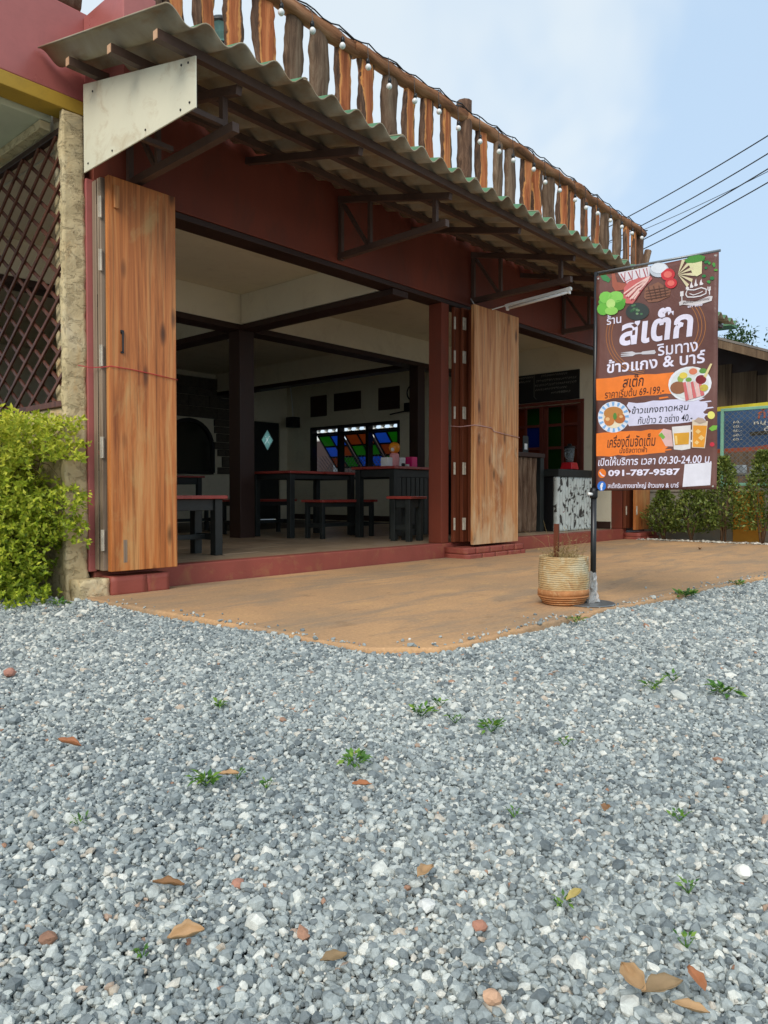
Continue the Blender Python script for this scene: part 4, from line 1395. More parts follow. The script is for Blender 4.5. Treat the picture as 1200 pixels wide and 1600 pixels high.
# wall fan bracket and cable loop
wf = thing('wall_camera', (10.0, 8.25, 2.05), 'black wall bracket device with a coiled cable near the column', 'camera')
box('body', 9.93, 10.045, 8.17, 8.33, 2.05, 2.2, 'black', wf)
v, f = bar((9.95, 8.33, 2.06), (9.90, 8.62, 2.02), 0.02, 0.02); mesh('arm', v, f, 'black', wf)
v, f = tube([(10.03, 8.22 + 0.12 * math.cos(a), 2.38 + 0.13 * math.sin(a)) for a in np.linspace(0, 6.28, 17)], 0.012, 6); mesh('cable_coil', v, f, 'black', wf, smooth=True)
v, f = tube([(10.035, 8.16, 2.2), (10.035, 8.12, 2.5), (10.035, 8.12, 2.78)], 0.006, 5); mesh('cable', v, f, 'black', wf)
wl = thing('wall_speaker', (9.98, 11.2, 2.0), 'small black speaker in the corner beside the diamond door', 'speaker')
box('body', 9.84, 10.04, 11.1, 11.3, 1.95, 2.15, 'black', wl)
v, f = tube([(10.03, 11.3, 2.15), (10.035, 11.33, 2.45), (10.03, 11.38, 2.8)], 0.01, 5); mesh('cable', v, f, 'white_plastic', wl)
lamp = thing('ceiling_lamp', (6.6, 8.6, 2.83), 'round pale ceiling lamp in the rear of the room', 'lamp')
v, f = lathe([(0.16, 2.829), (0.16, 2.80), (0.13, 2.77), (0.04, 2.755)], 6.6, 8.6, 0, 18); mesh('shade', v, f, 'opal', lamp, smooth=True)
v, f = lathe([(0.17, 2.829), (0.17, 2.815)], 6.6, 8.6, 0, 18); mesh('rim', v, f, 'white_paint', lamp, smooth=True)

# ============================================================ OUTSIDE BEHIND THE WINDOW
ow = thing('side_balustrade', (12.6, 9.0, 0), 'white turned balustrade seen through the stained glass window', 'balustrade')
box('plinth', 12.5, 12.7, 5.0, 16.0, 0, 1.9, 'dark_trim', ow)
box('top_rail', 12.48, 12.72, 5.0, 16.0, 2.2, 3.3, 'dark_trim', ow)
v, f = lathe([(0.05, 0), (0.06, 0.05), (0.035, 0.1), (0.065, 0.22), (0.03, 0.24), (0.055, 0.27), (0.05, 0.298)], 0, 0, 0, 10)
bme = None
for i in range(40):
    if bme is None:
        o = mesh('baluster', v, f, 'white_paint', ow, local=True, smooth=True); bme = o.data
    else:
        o = link(bpy.data.objects.new('baluster', bme), ow)
    o.location = (0, -3.8 + i * 0.26, 1.901)
gp = box('gate_post', 11.6, 11.72, 11.6, 11.75, -0.04, 2.0, 'grey_metal'); tag(gp, 'grey post outside the stained glass window', 'post')

# ============================================================ HEDGE
def hedge():
    h = thing('hedge', (1.95, 4.8, -0.02), 'yellow green leafy hedge against the rendered wall left of the corner column', 'hedge')
    rng = np.random.default_rng(2)
    # shoots: tips spread through an uneven body, leaves in whorls round each tip
    N = 20000
    T = np.stack([rng.uniform(1.35, 2.19, N), rng.uniform(4.1, 6.6, N), rng.uniform(0.0, 1.17, N)], 1)
    keep = []
    for p in T:
        q = Vector(p)
        d = noise.noise(q * 2.6) + 0.5 * noise.noise(q * 6)
        lim = 1.52 + 0.06 * noise.noise(Vector((0, p[1] * 2.2, p[2] * 2.6))) - 0.06 * math.sin(p[2] * 2.2) + max(0, 0.35 - p[2]) * 0.5
        yl = 4.27 + 0.06 * noise.noise(Vector((p[0] * 3, 3.3, p[2] * 3.3))) + (0.10 if 0.66 < p[2] < 0.84 and p[0] > 1.9 else 0) + (0.14 if p[2] < 0.34 and p[0] > 2.0 else 0)
        top = 1.10 + 0.035 * noise.noise(Vector((p[0] * 4, p[1] * 4, 0)))
        ok = p[0] > lim and p[1] > yl and p[2] < top and d > -0.8 and not (p[0] > 2.11 and p[1] > 4.42)
        if 0.66 < p[2] < 0.84 and p[1] < 5.0 and p[0] > 1.86:
            ok = ok and d > 0.12
        if p[2] < 0.34 and p[1] < 5.0 and p[0] > 1.93:
            ok = ok and d > 0.2
        keep.append(ok)
    T = T[np.array(keep)]
    P, D, U, S, tone = [], [], [], [], []
    for p in T:
        out = np.array([min(p[0] - 1.75, 0) * 2.2 - 0.35, min(p[1] - 4.75, 0) * 2.0 - 0.3, 0.5 + 0.45 * rng.normal()])
        out /= np.linalg.norm(out)
        k = rng.integers(6, 10)
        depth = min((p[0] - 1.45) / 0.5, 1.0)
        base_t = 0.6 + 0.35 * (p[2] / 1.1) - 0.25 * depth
        for i in range(k):
            a = rng.uniform(0, 6.28)
            e1 = np.cross(out, [0.3, 0.5, 0.8]); e1 /= np.linalg.norm(e1); e2 = np.cross(out, e1)
            side = e1 * math.cos(a) + e2 * math.sin(a)
            t = rng.uniform(0, 1)
            dirn = out * (0.25 + 0.7 * t) + side * (1.1 - 0.6 * t)
            P.append(p - out * 0.06 * (1 - t)); D.append(dirn); U.append(out + side * 0.1 + rng.normal(0, 0.25, 3))
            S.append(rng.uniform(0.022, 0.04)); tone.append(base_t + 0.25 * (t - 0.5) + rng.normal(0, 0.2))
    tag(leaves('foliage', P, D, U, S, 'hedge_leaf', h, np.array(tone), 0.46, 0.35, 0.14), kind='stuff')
    tw = []
    rg = random.Random(5)
    for i in range(15):
        x = rg.uniform(1.75, 2.08); y = 4.5 + i * 0.14 + rg.uniform(-0.05, 0.05)
        p = Vector((x, y, -0.05)); pts = [p]; d = Vector((rg.uniform(-0.15, 0.1), rg.uniform(-0.15, 0.1), 1))
        for k in range(8):
            d = (d + Vector((rg.uniform(-0.28, 0.25), rg.uniform(-0.3, 0.25), rg.uniform(-0.05, 0.2)))).normalized()
            p = p + d * 0.13; p.x = min(p.x, 2.09); pts.append(p.copy())
        r0 = rg.choice((0.008, 0.012, 0.02))
        v, f = tube(pts, [r0 * (1 - 0.09 * k) for k in range(9)], 6)
        mesh('stem', v, f, 'twig', h, smooth=True)
        for k in range(2, 8):
            for _ in range(4):
                q = pts[k]; d2 = Vector((rg.uniform(-1, 0.7), rg.uniform(-1, 0.8), rg.uniform(-0.5, 0.5))).normalized()
                e = q + d2 * rg.uniform(0.12, 0.3)
                e.x = min(e.x, 2.1)
                tw.append(tube([q, (q + e) / 2 + Vector((0, 0, rg.uniform(-0.02, 0.03))), e], [0.0035, 0.0025, 0.0015], 4, False))
    v, f = merge(tw)
    tag(mesh('twigs', v, f, 'twig', h), kind='stuff')
hedge()

# ============================================================ BANNER AND STAND
SX, SY = 3.98, 1.93
st = thing('banner_stand', (SX, SY, 0.0), 'thin black banner pole on a flat grey base plate beside the planter', 'stand')
v, f = lathe([(0.0, 0.0), (0.15, 0.0), (0.155, 0.003), (0.15, 0.007), (0.03, 0.009)], SX - 0.03, SY + 0.02, 0.001, 28, False)
mesh('base_plate', v, f, 'grey_metal', st, smooth=False)
v, f = tube([(SX, SY, 0.008), (SX, SY, 0.62)], 0.016, 12); mesh('pole', v, f, 'dark_metal', st, smooth=True)
v, f = tube([(SX, SY, 0.62), (SX + 0.005, SY - 0.004, 1.875)], 0.0115, 12); mesh('pole', v, f, 'dark_metal', st, smooth=True)
v, f = lathe([(0.02, 0.60), (0.022, 0.61), (0.022, 0.64), (0.018, 0.66)], SX, SY, 0, 12); mesh('collar', v, f, 'black', st, smooth=True)
v, f = tube([(SX - 0.012, SY, 0.622), (SX - 0.045, SY + 0.01, 0.625)], 0.009, 8); mesh('clamp_knob', v, f, 'white_plastic', st, smooth=True)
BW, BH, BZ = 0.655, 1.205, 0.645
v, f = tube([(SX + 0.005, SY, 1.87), (SX + 0.03, SY - BW - 0.012, 1.862)], 0.007, 8); mesh('cross_arm', v, f, 'grey_metal', st, smooth=True)
v, f = tube([(SX, SY, 0.648), (SX + 0.02, SY - 0.2, 0.65)], 0.006, 8); mesh('cross_arm', v, f, 'black', st, smooth=True)
# clear plastic film round the foot of the pole
m = M('plastic film'); m.col(s2l((225, 228, 228))); m.p(Roughness=0.2, Alpha=0.4, Specular_IOR_Level=0.6); MAT['film'] = m.m
vv_, ff_ = [], []
rg = random.Random(9)
for i in range(11):
    z = 0.012 + i * 0.017
    for j in range(14):
        a = 2 * math.pi * j / 14
        r = (0.021 + 0.022 * max(0, 1 - i / 3.0)) * (1 + rg.uniform(-0.28, 0.4))
        vv_.append((SX + r * math.cos(a), SY + r * math.sin(a), z + rg.uniform(-0.006, 0.006)))
for i in range(10):
    for j in range(14):
        ff_.append((i * 14 + j, i * 14 + (j + 1) % 14, (i + 1) * 14 + (j + 1) % 14, (i + 1) * 14 + j))
mesh('plastic_film', vv_, ff_, 'film', st)

BDIR = Vector((0.027, -1, 0)).normalized()      # along the banner, away from the pole
BNRM = Vector((-1, -0.027, 0)).normalized()     # printed side
bn = thing('banner', (SX + 0.002, SY - 0.008, BZ), 'brown vertical steak restaurant banner with white Thai lettering and orange stripes', 'banner')
def bdisp(u, w):
    return 0.004 * math.sin(u * 9 + w * 2.0) + 0.003 * math.sin(w * 13 + u * 4) + 0.0025 * math.sin(u * 21 - w * 9)
def BP(u, w, lay=0):
    p = Vector((SX + 0.002, SY - 0.008, BZ)) + BDIR * u + Vector((0, 0, w + 0.004 * u)) + BNRM * (bdisp(u, w) + lay * 0.0011)
    return p
def uv(px, py):
    """layout of the print, read off in units of a 1600-high drawing of the banner"""
    xl = 85 - 23 * (py - 185) / 1340.0; xr = 838 - 60 * (py - 70) / 1482.0
    yt = 185 - 115 * (px - 85) / 753.0; yb = 1525 + 27 * (px - 62) / 716.0
    return (px - xl) / (xr - xl) * BW, (yb - py) / (yb - yt) * BH
nu, nw_ = 26, 48
v = [BP(BW * i / nu, BH * j / nw_) for j in range(nw_ + 1) for i in range(nu + 1)]
v += [BP(BW * i / nu, BH * j / nw_, -1.2) for j in range(nw_ + 1) for i in range(nu + 1)]
f = []
S = (nu + 1) * (nw_ + 1)
for j in range(nw_):
    for i in range(nu):
        a = j * (nu + 1) + i
        f.append((a, a + 1, a + nu + 2, a + nu + 1)); f.append((S + a, S + a + nu + 1, S + a + nu + 2, S + a + 1))
for i in range(nu):
    f.append((i, S + i, S + i + 1, i + 1)); a = nw_ * (nu + 1) + i; f.append((a, a + 1, S + a + 1, S + a))
for j in range(nw_):
    a = j * (nu + 1); f.append((a, a + nu + 1, S + a + nu + 1, S + a)); a += nu; f.append((a, S + a, S + a + nu + 1, a + nu + 1))
m = M('banner vinyl')
fn = m.noise(m.vec((1, 1, 1), rnd=False), 3, 5, 0.6)
m.col(m.ramp(fn, [(0.3, s2l((92, 54, 46))), (0.7, s2l((118, 78, 68)))]))
m.bump(m.noise(m.vec((3, 1.2, 1.2), rnd=False), 6, 4, 0.5, 1.5), 0.18, 0.02)
m.p(Roughness=0.3, Specular_IOR_Level=0.5)
MAT['vinyl'] = m.m
mesh('vinyl_sheet', v, f, 'vinyl', bn, smooth=True)
INK = {}
def ink(c):
    if c not in INK:
        mm = M('print ink'); a = s2l(c)
        fn = mm.noise(mm.vec((1, 1, 1), rnd=False), 14, 4, 0.6)
        mm.col(mm.ramp(fn, [(0.35, tuple(x * 0.88 for x in a[:3])), (0.65, a[:3])]))
        mm.p(Roughness=0.32, Specular_IOR_Level=0.45)
        INK[c] = mm.m
    return INK[c]
def finish_print(name, uvs, faces, c, lay, parent=None):
    vs_ = [BP(u, w, lay) for u, w in uvs]
    return mesh(name, vs_, faces, ink(c), parent or bn)
def print_poly(name, pts, c, lay, parent=None):
    bm = bmesh.new()
    vs_ = [bm.verts.new((*uv(*p), 0)) for p in pts]
    bm.faces.new(vs_)
    bmesh.ops.triangulate(bm, faces=bm.faces[:])
    for _ in range(2):
        le = [e for e in bm.edges if e.calc_length() > 0.05]
        if le:
            bmesh.ops.subdivide_edges(bm, edges=le, cuts=1, use_grid_fill=False)
            bmesh.ops.triangulate(bm, faces=bm.faces[:])
    bm.normal_update()
    bm.verts.ensure_lookup_table(); bm.verts.index_update()
    uvs = [(q.co.x, q.co.y) for q in bm.verts]
    fs_ = [tuple(q.index for q in ff.verts) for ff in bm.faces]
    bm.free()
    return finish_print(name, uvs, fs_, c, lay, parent)
def print_disc(name, cx, cy, rx, ry, c, lay, parent=None, n=22, a0=0):
    return print_poly(name, [(cx + rx * math.cos(2 * math.pi * i / n + a0), cy + ry * math.sin(2 * math.pi * i / n + a0)) for i in range(n)], c, lay, parent)
def print_line(name, pts, w, c, lay, parent=None):
    """ink stroke along a polyline"""
    L, Rr = [], []
    q = [uv(*p) for p in pts]
    vs_, fs_ = [], []
    for i in range(len(q)):
        a = q[max(i - 1, 0)]; b = q[min(i + 1, len(q) - 1)]
        dx, dy = b[0] - a[0], b[1] - a[1]; k = math.hypot(dx, dy) or 1
        ww = w / 1150.0
        vs_.append((q[i][0] - dy / k * ww / 2, q[i][1] + dx / k * ww / 2)); vs_.append((q[i][0] + dy / k * ww / 2, q[i][1] - dx / k * ww / 2))
    for i in range(len(q) - 1):
        fs_.append((2 * i, 2 * i + 1, 2 * i + 3, 2 * i + 2))
    return finish_print(name, vs_, fs_, c, lay, parent)
def print_text(body, x0, x1, yb0, yt0, c, lay, bold=0.0, shear=0.0, slope=None):
    """lettering whose base runs from x0 to x1 (drawing units) between heights yb0 and yt0 at its left end"""
    v_, f_ = fit_text(body, 0, 1, 0, 1, bold, shear)
    ua, wa = uv(x0, yb0); ub, _ = uv(x1, yb0); _, wb = uv(x0, yt0)
    return finish_print('lettering', [(ua + q[0] * (ub - ua), wa + q[1] * (wb - wa)) for q in v_], f_, c, lay)
WH = (235, 228, 245); OR = (245, 128, 40); LV = (222, 218, 240); DK = (60, 30, 22); GD = (176, 112, 60)
# thin gold arcs round the title
for k in range(3):
    print_line('gold_arc', [(430 + (285 - k * 18) * math.cos(a), 560 + (255 - k * 14) * math.sin(a)) for a in np.linspace(1.75, 3.5, 16)], 4, GD, 1)
    print_line('gold_arc', [(470 + (280 - k * 20) * math.cos(a), 520 + (250 - k * 14) * math.sin(a)) for a in np.linspace(-0.6, 0.75, 14)], 4, GD, 1)
# torn paint stripes
def stripe(name, x0, x1, y0, y1, c, sl, rg, rag_l, rag_r):
    pts = []
    n = 9
    for i in range(n + 1):
        x = x0 + (x1 - x0) * i / n
        pts.append((x, y0 + sl * (x - x0) + rg.uniform(-5, 6)))
    for i in range(1, 8):
        y = y0 + (y1 - y0) * i / 8
        pts.append((x1 + rg.uniform(-rag_r, rag_r * 0.6) * (1 if i % 2 else -0.4), y + sl * (x1 - x0)))
    for i in range(n, -1, -1):
        x = x0 + (x1 - x0) * i / n
        pts.append((x, y1 + sl * (x - x0) + rg.uniform(-6, 5)))
    if rag_l:
        for i in range(7, 0, -1):
            y = y0 + (y1 - y0) * i / 8
            pts.append((x0 + rg.uniform(-rag_l * 0.6, rag_l) * (1 if i % 2 else -0.4), y))
    return print_poly(name, pts, c, 1)
rg = random.Random(12)
stripe('orange_stripe', 80, 560, 826, 962, OR, -0.045, rg, 0, 30)
stripe('lavender_stripe', 285, 735, 985, 1130, LV, -0.02, rg, 22, 40)
stripe('orange_stripe', 72, 500, 1165, 1315, OR, -0.01, rg, 0, 35)
for (x0, x1, y) in ((700, 765, 1000), (690, 775, 1040), (690, 768, 1080), (440, 530, 1290), (470, 520, 960)):
    print_poly('brush_streak', [(x0, y), (x1, y - 4), (x1 + 6, y + 3), (x0, y + 12)], LV if 990 < y < 1100 else OR, 1)
# lettering
print_text('ร้าน', 150, 246, 492, 432, WH, 2, 0.012)
print_text('สเต๊ก', 232, 678, 628, 430, WH, 2, 0.03, 0.1)
print_text('ริมทาง', 462, 700, 700, 626, WH, 2, 0.012)
print_text('ข้าวแกง & บาร์', 150, 738, 796, 712, WH, 2, 0.02)
print_text('สเต๊ก', 250, 380, 890, 812, DK, 2, 0.012, 0.15)
print_text('ราคาเริ่มต้น 69-199.-', 135, 500, 952, 898, DK, 2, 0.004, 0.12)
print_text('ข้าวแกงถาดหลุม', 305, 640, 1070, 1010, (40, 36, 48), 2, 0.008, 0.12)
print_text('กับข้าว 2 อย่าง 40.-', 340, 660, 1122, 1072, (40, 36, 48), 2, 0.004, 0.12)
print_text('เครื่องดื่มจัดเต็ม', 145, 440, 1262, 1186, DK, 2, 0.008, 0.12)
print_text('นั่งชิลดาดฟ้า', 225, 390, 1300, 1262, DK, 2, 0.004, 0.12)
print_text('เปิดให้บริการ เวลา 09.30-24.00 น.', 85, 755, 1374, 1318, WH, 2, 0.014, 0.12)
print_text('091-787-9587', 152, 580, 1442, 1402, WH, 2, 0.035)
print_text('สเต๊กริมทางเขาใหญ่ ข้าวแกง & บาร์', 147, 572, 1522, 1482, WH, 2, 0.016, 0.08)
# fork drawn in the title line
print_poly('fork', [(238, 668), (310, 662), (330, 672), (365, 672), (372, 666), (448, 660), (456, 676), (448, 686), (372, 684), (365, 680), (330, 682), (312, 692), (240, 694), (240, 688), (300, 684), (240, 682), (240, 676), (300, 674)], (205, 200, 205), 2)
# phone and social badges
pd = print_disc('phone_badge', 111, 1421, 27, 29, OR, 2)
print_line('handset', [(97, 1412), (104, 1424), (114, 1434), (127, 1438)], 9, WH, 3, pd)
sd_ = print_disc('social_badge', 107, 1500, 29, 30, (50, 120, 215), 2)
v_, f_ = fit_text('f', 0, 1, 0, 1, 0.05)
ua, wa = uv(98, 1526); ub, wb = uv(119, 1480)
finish_print('letter_f', [(ua + q[0] * (ub - ua), wa + q[1] * (wb - wa)) for q in v_], f_, (245, 245, 250), 3, sd_)
print_poly('white_card', [(607, 1386), (756, 1382), (746, 1524), (592, 1528)], (232, 228, 236), 2)
# round plate of steak, rice plate, mugs, meat board, greens, crest
pl = print_disc('steak_plate', 650, 885, 124, 110, (236, 236, 240), 2)
print_disc('plate_rim', 650, 885, 108, 96, (222, 226, 222), 3, pl)
for (cx, cy, rx, ry, c) in ((585, 905, 48, 40, (150, 96, 62)), (672, 808, 32, 28, (232, 226, 214)), (672, 808, 24, 20, (222, 128, 92)), (716, 862, 38, 36, (238, 234, 236)), (716, 862, 31, 29, (128, 30, 36)), (615, 830, 24, 20, (226, 200, 80)), (732, 915, 24, 22, (200, 182, 70)), (728, 808, 22, 16, (98, 148, 62)), (645, 858, 18, 14, (120, 160, 70)), (598, 850, 18, 22, (150, 176, 80))):
    print_disc('food', cx, cy, rx, ry, c, 4 if rx not in (24, 31) else 5, pl, 14)
for i in range(5):
    x = 612 + i * 22
    print_poly('meat_slice', [(x, 875), (x + 16, 870), (x + 34, 985 - i * 6), (x + 14, 990 - i * 6)], [(214, 110, 110), (236, 186, 180)][i % 2], 5, pl)
print_poly('spoon', [(728, 850), (770, 766), (782, 768), (742, 858)], (226, 208, 150), 5, pl)
rp = print_disc('rice_plate', 188, 1070, 102, 98, (232, 234, 244), 2)
for i in range(16):
    a = i * 2 * math.pi / 16
    print_poly('plate_stripe', [(188 + 72 * math.cos(a - 0.07), 1070 + 70 * math.sin(a - 0.07)), (188 + 98 * math.cos(a - 0.09), 1070 + 94 * math.sin(a - 0.09)), (188 + 98 * math.cos(a + 0.09), 1070 + 94 * math.sin(a + 0.09)), (188 + 72 * math.cos(a + 0.07), 1070 + 70 * math.sin(a + 0.07))], (132, 178, 226), 3, rp)
print_disc('food', 190, 1072, 70, 68, (240, 226, 196), 3, rp)
for (cx, cy, rx, ry, c) in ((188, 1045, 62, 40, (196, 132, 66)), (160, 1090, 34, 34, (206, 126, 62)), (228, 1080, 36, 32, (190, 108, 48)), (150, 1082, 14, 12, (236, 190, 130)), (238, 1070, 12, 9, (232, 180, 120)), (198, 1066, 12, 22, (86, 140, 60))):
    print_disc('food', cx, cy, rx, ry, c, 4 if rx > 30 else 5, rp, 16)
mg = print_poly('beer_mug', [(540, 1148), (650, 1144), (642, 1290), (596, 1298), (548, 1290)], (232, 226, 222), 2)
print_poly('beer', [(550, 1190), (640, 1188), (634, 1262), (556, 1264)], (226, 164, 50), 3, mg)
print_poly('foam', [(556, 1205), (570, 1205), (572, 1258), (560, 1258)], (248, 208, 120), 4, mg)
print_line('mug_handle', [(650, 1178), (676, 1184), (676, 1236), (646, 1244)], 12, (232, 226, 222), 3, mg)
tg = print_poly('tea_glass', [(660, 1110), (746, 1124), (722, 1292), (650, 1284)], (236, 216, 190), 3)
print_poly('tea', [(664, 1146), (740, 1152), (718, 1286), (656, 1280)], (240, 160, 50), 4, tg)
print_poly('mint', [(670, 1118), (694, 1098), (722, 1106), (738, 1128), (700, 1136)], (196, 170, 150), 5, tg)
for (x, y, r_) in ((690, 1186, 16), (706, 1226, 18), (680, 1254, 14)):
    print_poly('ice_cube', [(x - r_, y), (x, y - r_), (x + r_, y), (x, y + r_)], (250, 206, 130), 5, tg)
print_disc('lemon', 765, 1088, 20, 24, (240, 232, 120), 2)
print_poly('mint_sprig', [(748, 1170), (770, 1152), (796, 1154), (790, 1178), (764, 1188)], (130, 190, 70), 2)
print_disc('cherry', 762, 1270, 13, 14, (206, 50, 66), 2)
print_poly('salad', [(462, 1190), (490, 1156), (536, 1170), (544, 1272), (500, 1268)], (226, 186, 180), 2)
print_poly('salad_leaf', [(460, 1196), (478, 1180), (500, 1210), (486, 1224)], (120, 176, 70), 3)
# meat board at the top
mbd = print_poly('checked_cloth', [(225, 165), (432, 134), (425, 215), (330, 262), (262, 222)], (226, 218, 222), 2)
for i in range(4):
    print_line('check_line', [(245 + i * 48, 172 - i * 8), (290 + i * 40, 250 - i * 12)], 6, (176, 84, 88), 3, mbd)
    print_line('check_line', [(410 - i * 46, 144 + i * 6), (420 - i * 50, 200 + i * 2), (300 - i * 12, 240 - i * 8)], 5, (176, 84, 88), 3, mbd)
sk = print_poly('steak', [(400, 270), (480, 235), (555, 290), (548, 330), (480, 358), (420, 362), (392, 330)], (138, 92, 70), 3)
for i in range(4):
    print_line('grill_mark', [(420 + i * 32, 262 - i * 2), (440 + i * 28, 350 - i * 8)], 6, (92, 58, 44), 4, sk)
    print_line('grill_mark', [(404, 290 + i * 18), (548, 270 + i * 18)], 5, (92, 58, 44), 4, sk)
rb = print_poly('rib_meat', [(262, 330), (268, 262), (300, 222), (370, 205), (436, 196), (446, 214), (400, 262), (352, 330), (322, 366), (280, 362)], (204, 104, 100), 4)
for i in range(6):
    x, y = 266 + i * 13, 300 + (i % 2) * 8 - i * 4 + (i * 14 if i < 4 else 50)
    tx, ty = 430 - i * 3, 200 + i * 7
    print_line('fat_streak', [(x, y), ((x + tx) / 2, (y + ty) / 2 - 6), (tx, ty)], 9, (238, 196, 186), 5, rb)
    print_line('dark_seam', [(x + 8, y + 9), ((x + tx) / 2 + 6, (y + ty) / 2 + 2), (tx + 3, ty + 5)], 4, (136, 48, 52), 5, rb)
print_disc('bowl', 487, 160, 58, 46, (198, 204, 212), 4)
print_disc('bowl_salt', 487, 150, 48, 32, (226, 230, 236), 5)
for (cx, cy, r_) in ((540, 192, 42), (558, 248, 36)):
    tm = print_disc('tomato', cx, cy, r_, r_ * 0.92, (204, 52, 56), 5)
    print_disc('tomato_flesh', cx, cy, r_ * 0.6, r_ * 0.5, (232, 112, 100), 6, tm)
for i in range(6):
    a = -1.2 + i * 0.42
    print_poly('mushroom_slice', [(600, 195), (600 + 95 * math.cos(a - 0.1), 195 + 95 * math.sin(a - 0.1)), (600 + 100 * math.cos(a + 0.12), 195 + 100 * math.sin(a + 0.12))], (224, 210, 170), 4)
print_poly('mushroom_stem', [(660, 120), (745, 112), (740, 200), (712, 216), (690, 206)], (226, 220, 170), 4)
print_poly('mushroom_cap', [(640, 112), (672, 88), (730, 82), (765, 96), (748, 122), (700, 130), (655, 128)], (78, 142, 56), 5)
rg = random.Random(31)
for i in range(14):
    print_disc('herb', 770 + rg.uniform(-20, 52), 190 + rg.uniform(-95, 70), rg.uniform(6, 13), rg.uniform(6, 12), rg.choice([(40, 120, 60), (70, 150, 70), (90, 160, 60)]), 4, None, 8)
print_poly('herb_sprig', [(112, 182), (150, 176), (180, 206), (168, 226), (130, 210)], (62, 132, 74), 2)
print_poly('wooden_spoon', [(186, 172), (206, 170), (222, 225), (280, 236), (280, 272), (210, 282), (190, 250)], (168, 92, 70), 3)
for (cx, cy, rx, ry, c, l_) in ((190, 350, 90, 62, (96, 172, 60), 4), (150, 320, 44, 38, (126, 198, 80), 5), (215, 318, 50, 36, (140, 206, 92), 5), (130, 392, 40, 38, (110, 186, 66), 5), (232, 372, 40, 32, (84, 160, 52), 5), (182, 360, 30, 30, (190, 226, 130), 6), (185, 405, 44, 26, (150, 210, 96), 6)):
    print_disc('lettuce', cx, cy, rx, ry, c, l_, None, 11, cx)
hb = print_disc('herb_bowl', 350, 415, 72, 54, (54, 62, 58), 4)
for i in range(14):
    a = rg.uniform(0, 6.28); r_ = rg.uniform(0, 0.8)
    print_disc('chopped_herb', 350 + 60 * r_ * math.cos(a), 405 + 40 * r_ * math.sin(a), 10, 7, rg.choice([(80, 120, 80), (120, 150, 110), (50, 90, 60)]), 5, hb, 6)
# crest at the upper right: flames over a steak, utensils, ribbon
cr_ = print_poly('crest_ribbon', [(604, 372), (622, 362), (700, 374), (778, 342), (796, 346), (790, 374), (776, 378), (700, 400), (624, 388), (608, 394)], (214, 206, 206), 3)
print_text('สเต๊กริมทางเขาใหญ่', 628, 776, 388, 366, DK, 4, 0.01)
print_text('EST 2020', 655, 738, 410, 398, WH, 3, 0.03)
print_line('crest_steak', [(645, 325), (655, 296), (695, 300), (735, 288), (762, 300), (760, 326), (730, 340), (690, 345), (655, 342), (645, 325)], 7, (230, 222, 222), 3)
print_line('crest_steak', [(668, 322), (690, 332), (722, 322), (742, 312)], 5, (230, 222, 222), 3)
for (x, y, h_) in ((655, 285, 24), (680, 276, 34), (705, 268, 40), (735, 262, 30)):
    print_poly('crest_flame', [(x - 9, y + 10), (x - 8, y - 6), (x + 2, y - h_), (x + 4, y - 8), (x + 12, y + 2), (x + 6, y + 10)], (232, 224, 224), 3)
print_line('crest_spatula', [(622, 365), (622, 335)], 6, (230, 222, 222), 3)
print_poly('crest_spatula', [(612, 305), (632, 303), (632, 334), (612, 336)], (230, 222, 222), 3)
print_line('crest_fork', [(780, 335), (778, 286)], 6, (230, 222, 222), 3)
for k in (-7, 7):
    print_line('crest_fork', [(778 + k, 284), (778 + k, 304), (779, 312)], 4, (230, 222, 222), 3)
# eyelets
for (x, y) in ((100, 200), (100, 1508), (818, 92), (760, 1532)):
    print_disc('eyelet', x, y, 6, 6, (180, 176, 170), 2, None, 10)

# ============================================================ PLANTER
PX, PY = 3.855, 2.05
plt = thing('planter', (PX, PY, 0.001), 'peeling straw coloured round planter on stacked terracotta saucers by the banner pole', 'planter')
m = M('peeling woven pot')
vw = m.vec((1, 1, 1), rnd=False)
wv = m.n('ShaderNodeTexWave', wave_type='BANDS', bands_direction='Z'); wv.inputs['Scale'].default_value = 26; wv.inputs['Distortion'].default_value = 3.5; wv.inputs['Detail'].default_value = 3
m.l(vw, wv.inputs['Vector'])
f = m.noise(vw, 9, 7, 0.7, 0.6)
c = m.ramp(f, [(0.3, s2l((158, 110, 66))), (0.48, s2l((190, 160, 112))), (0.62, s2l((198, 184, 150))), (0.76, s2l((150, 150, 120)))])
c = m.mix(1.0, c, m.ramp(wv.outputs['Fac'], [(0.1, bw(0.68)), (0.6, bw(1.05))]), 'MULTIPLY')
ch = m.noise(m.vec((1, 1, 0.6), rnd=False), 11, 6, 0.72, 1.2)
c = m.mix(m.ramp(ch, [(0.6, bw(0)), (0.64, bw(0.9))]), c, s2l((214, 204, 176)))
m.col(c); m.bump(wv.outputs['Fac'], 0.35, 0.006); m.p(Roughness=0.8)
MAT['pot'] = m.m
MAT['clay'] = paint('terracotta', (176, 120, 74), 0.2, 0.8, 14, 0.4, 0.8, (206, 172, 124))
def wob(v, a=0.004):
    return [Vector(q) + Vector((noise.noise(Vector(q) * 11) * a, noise.noise(Vector(q) * 11 + Vector((7, 7, 7))) * a, noise.noise(Vector(q) * 7) * a)) for q in v]
v, f = lathe([(0.134, 0.066), (0.139, 0.10), (0.14, 0.14), (0.14, 0.20), (0.137, 0.262), (0.139, 0.272), (0.131, 0.274), (0.125, 0.262), (0.122, 0.235)], PX, PY, 0, 32, False)
mesh('pot_body', wob(v, 0.007), f, 'pot', plt, smooth=True)
v, f = lathe([(0.12, 0.052), (0.141, 0.056), (0.144, 0.072), (0.141, 0.088), (0.13, 0.092)], PX, PY, 0, 32)
mesh('clay_collar', wob(v), f, 'clay', plt, smooth=True)
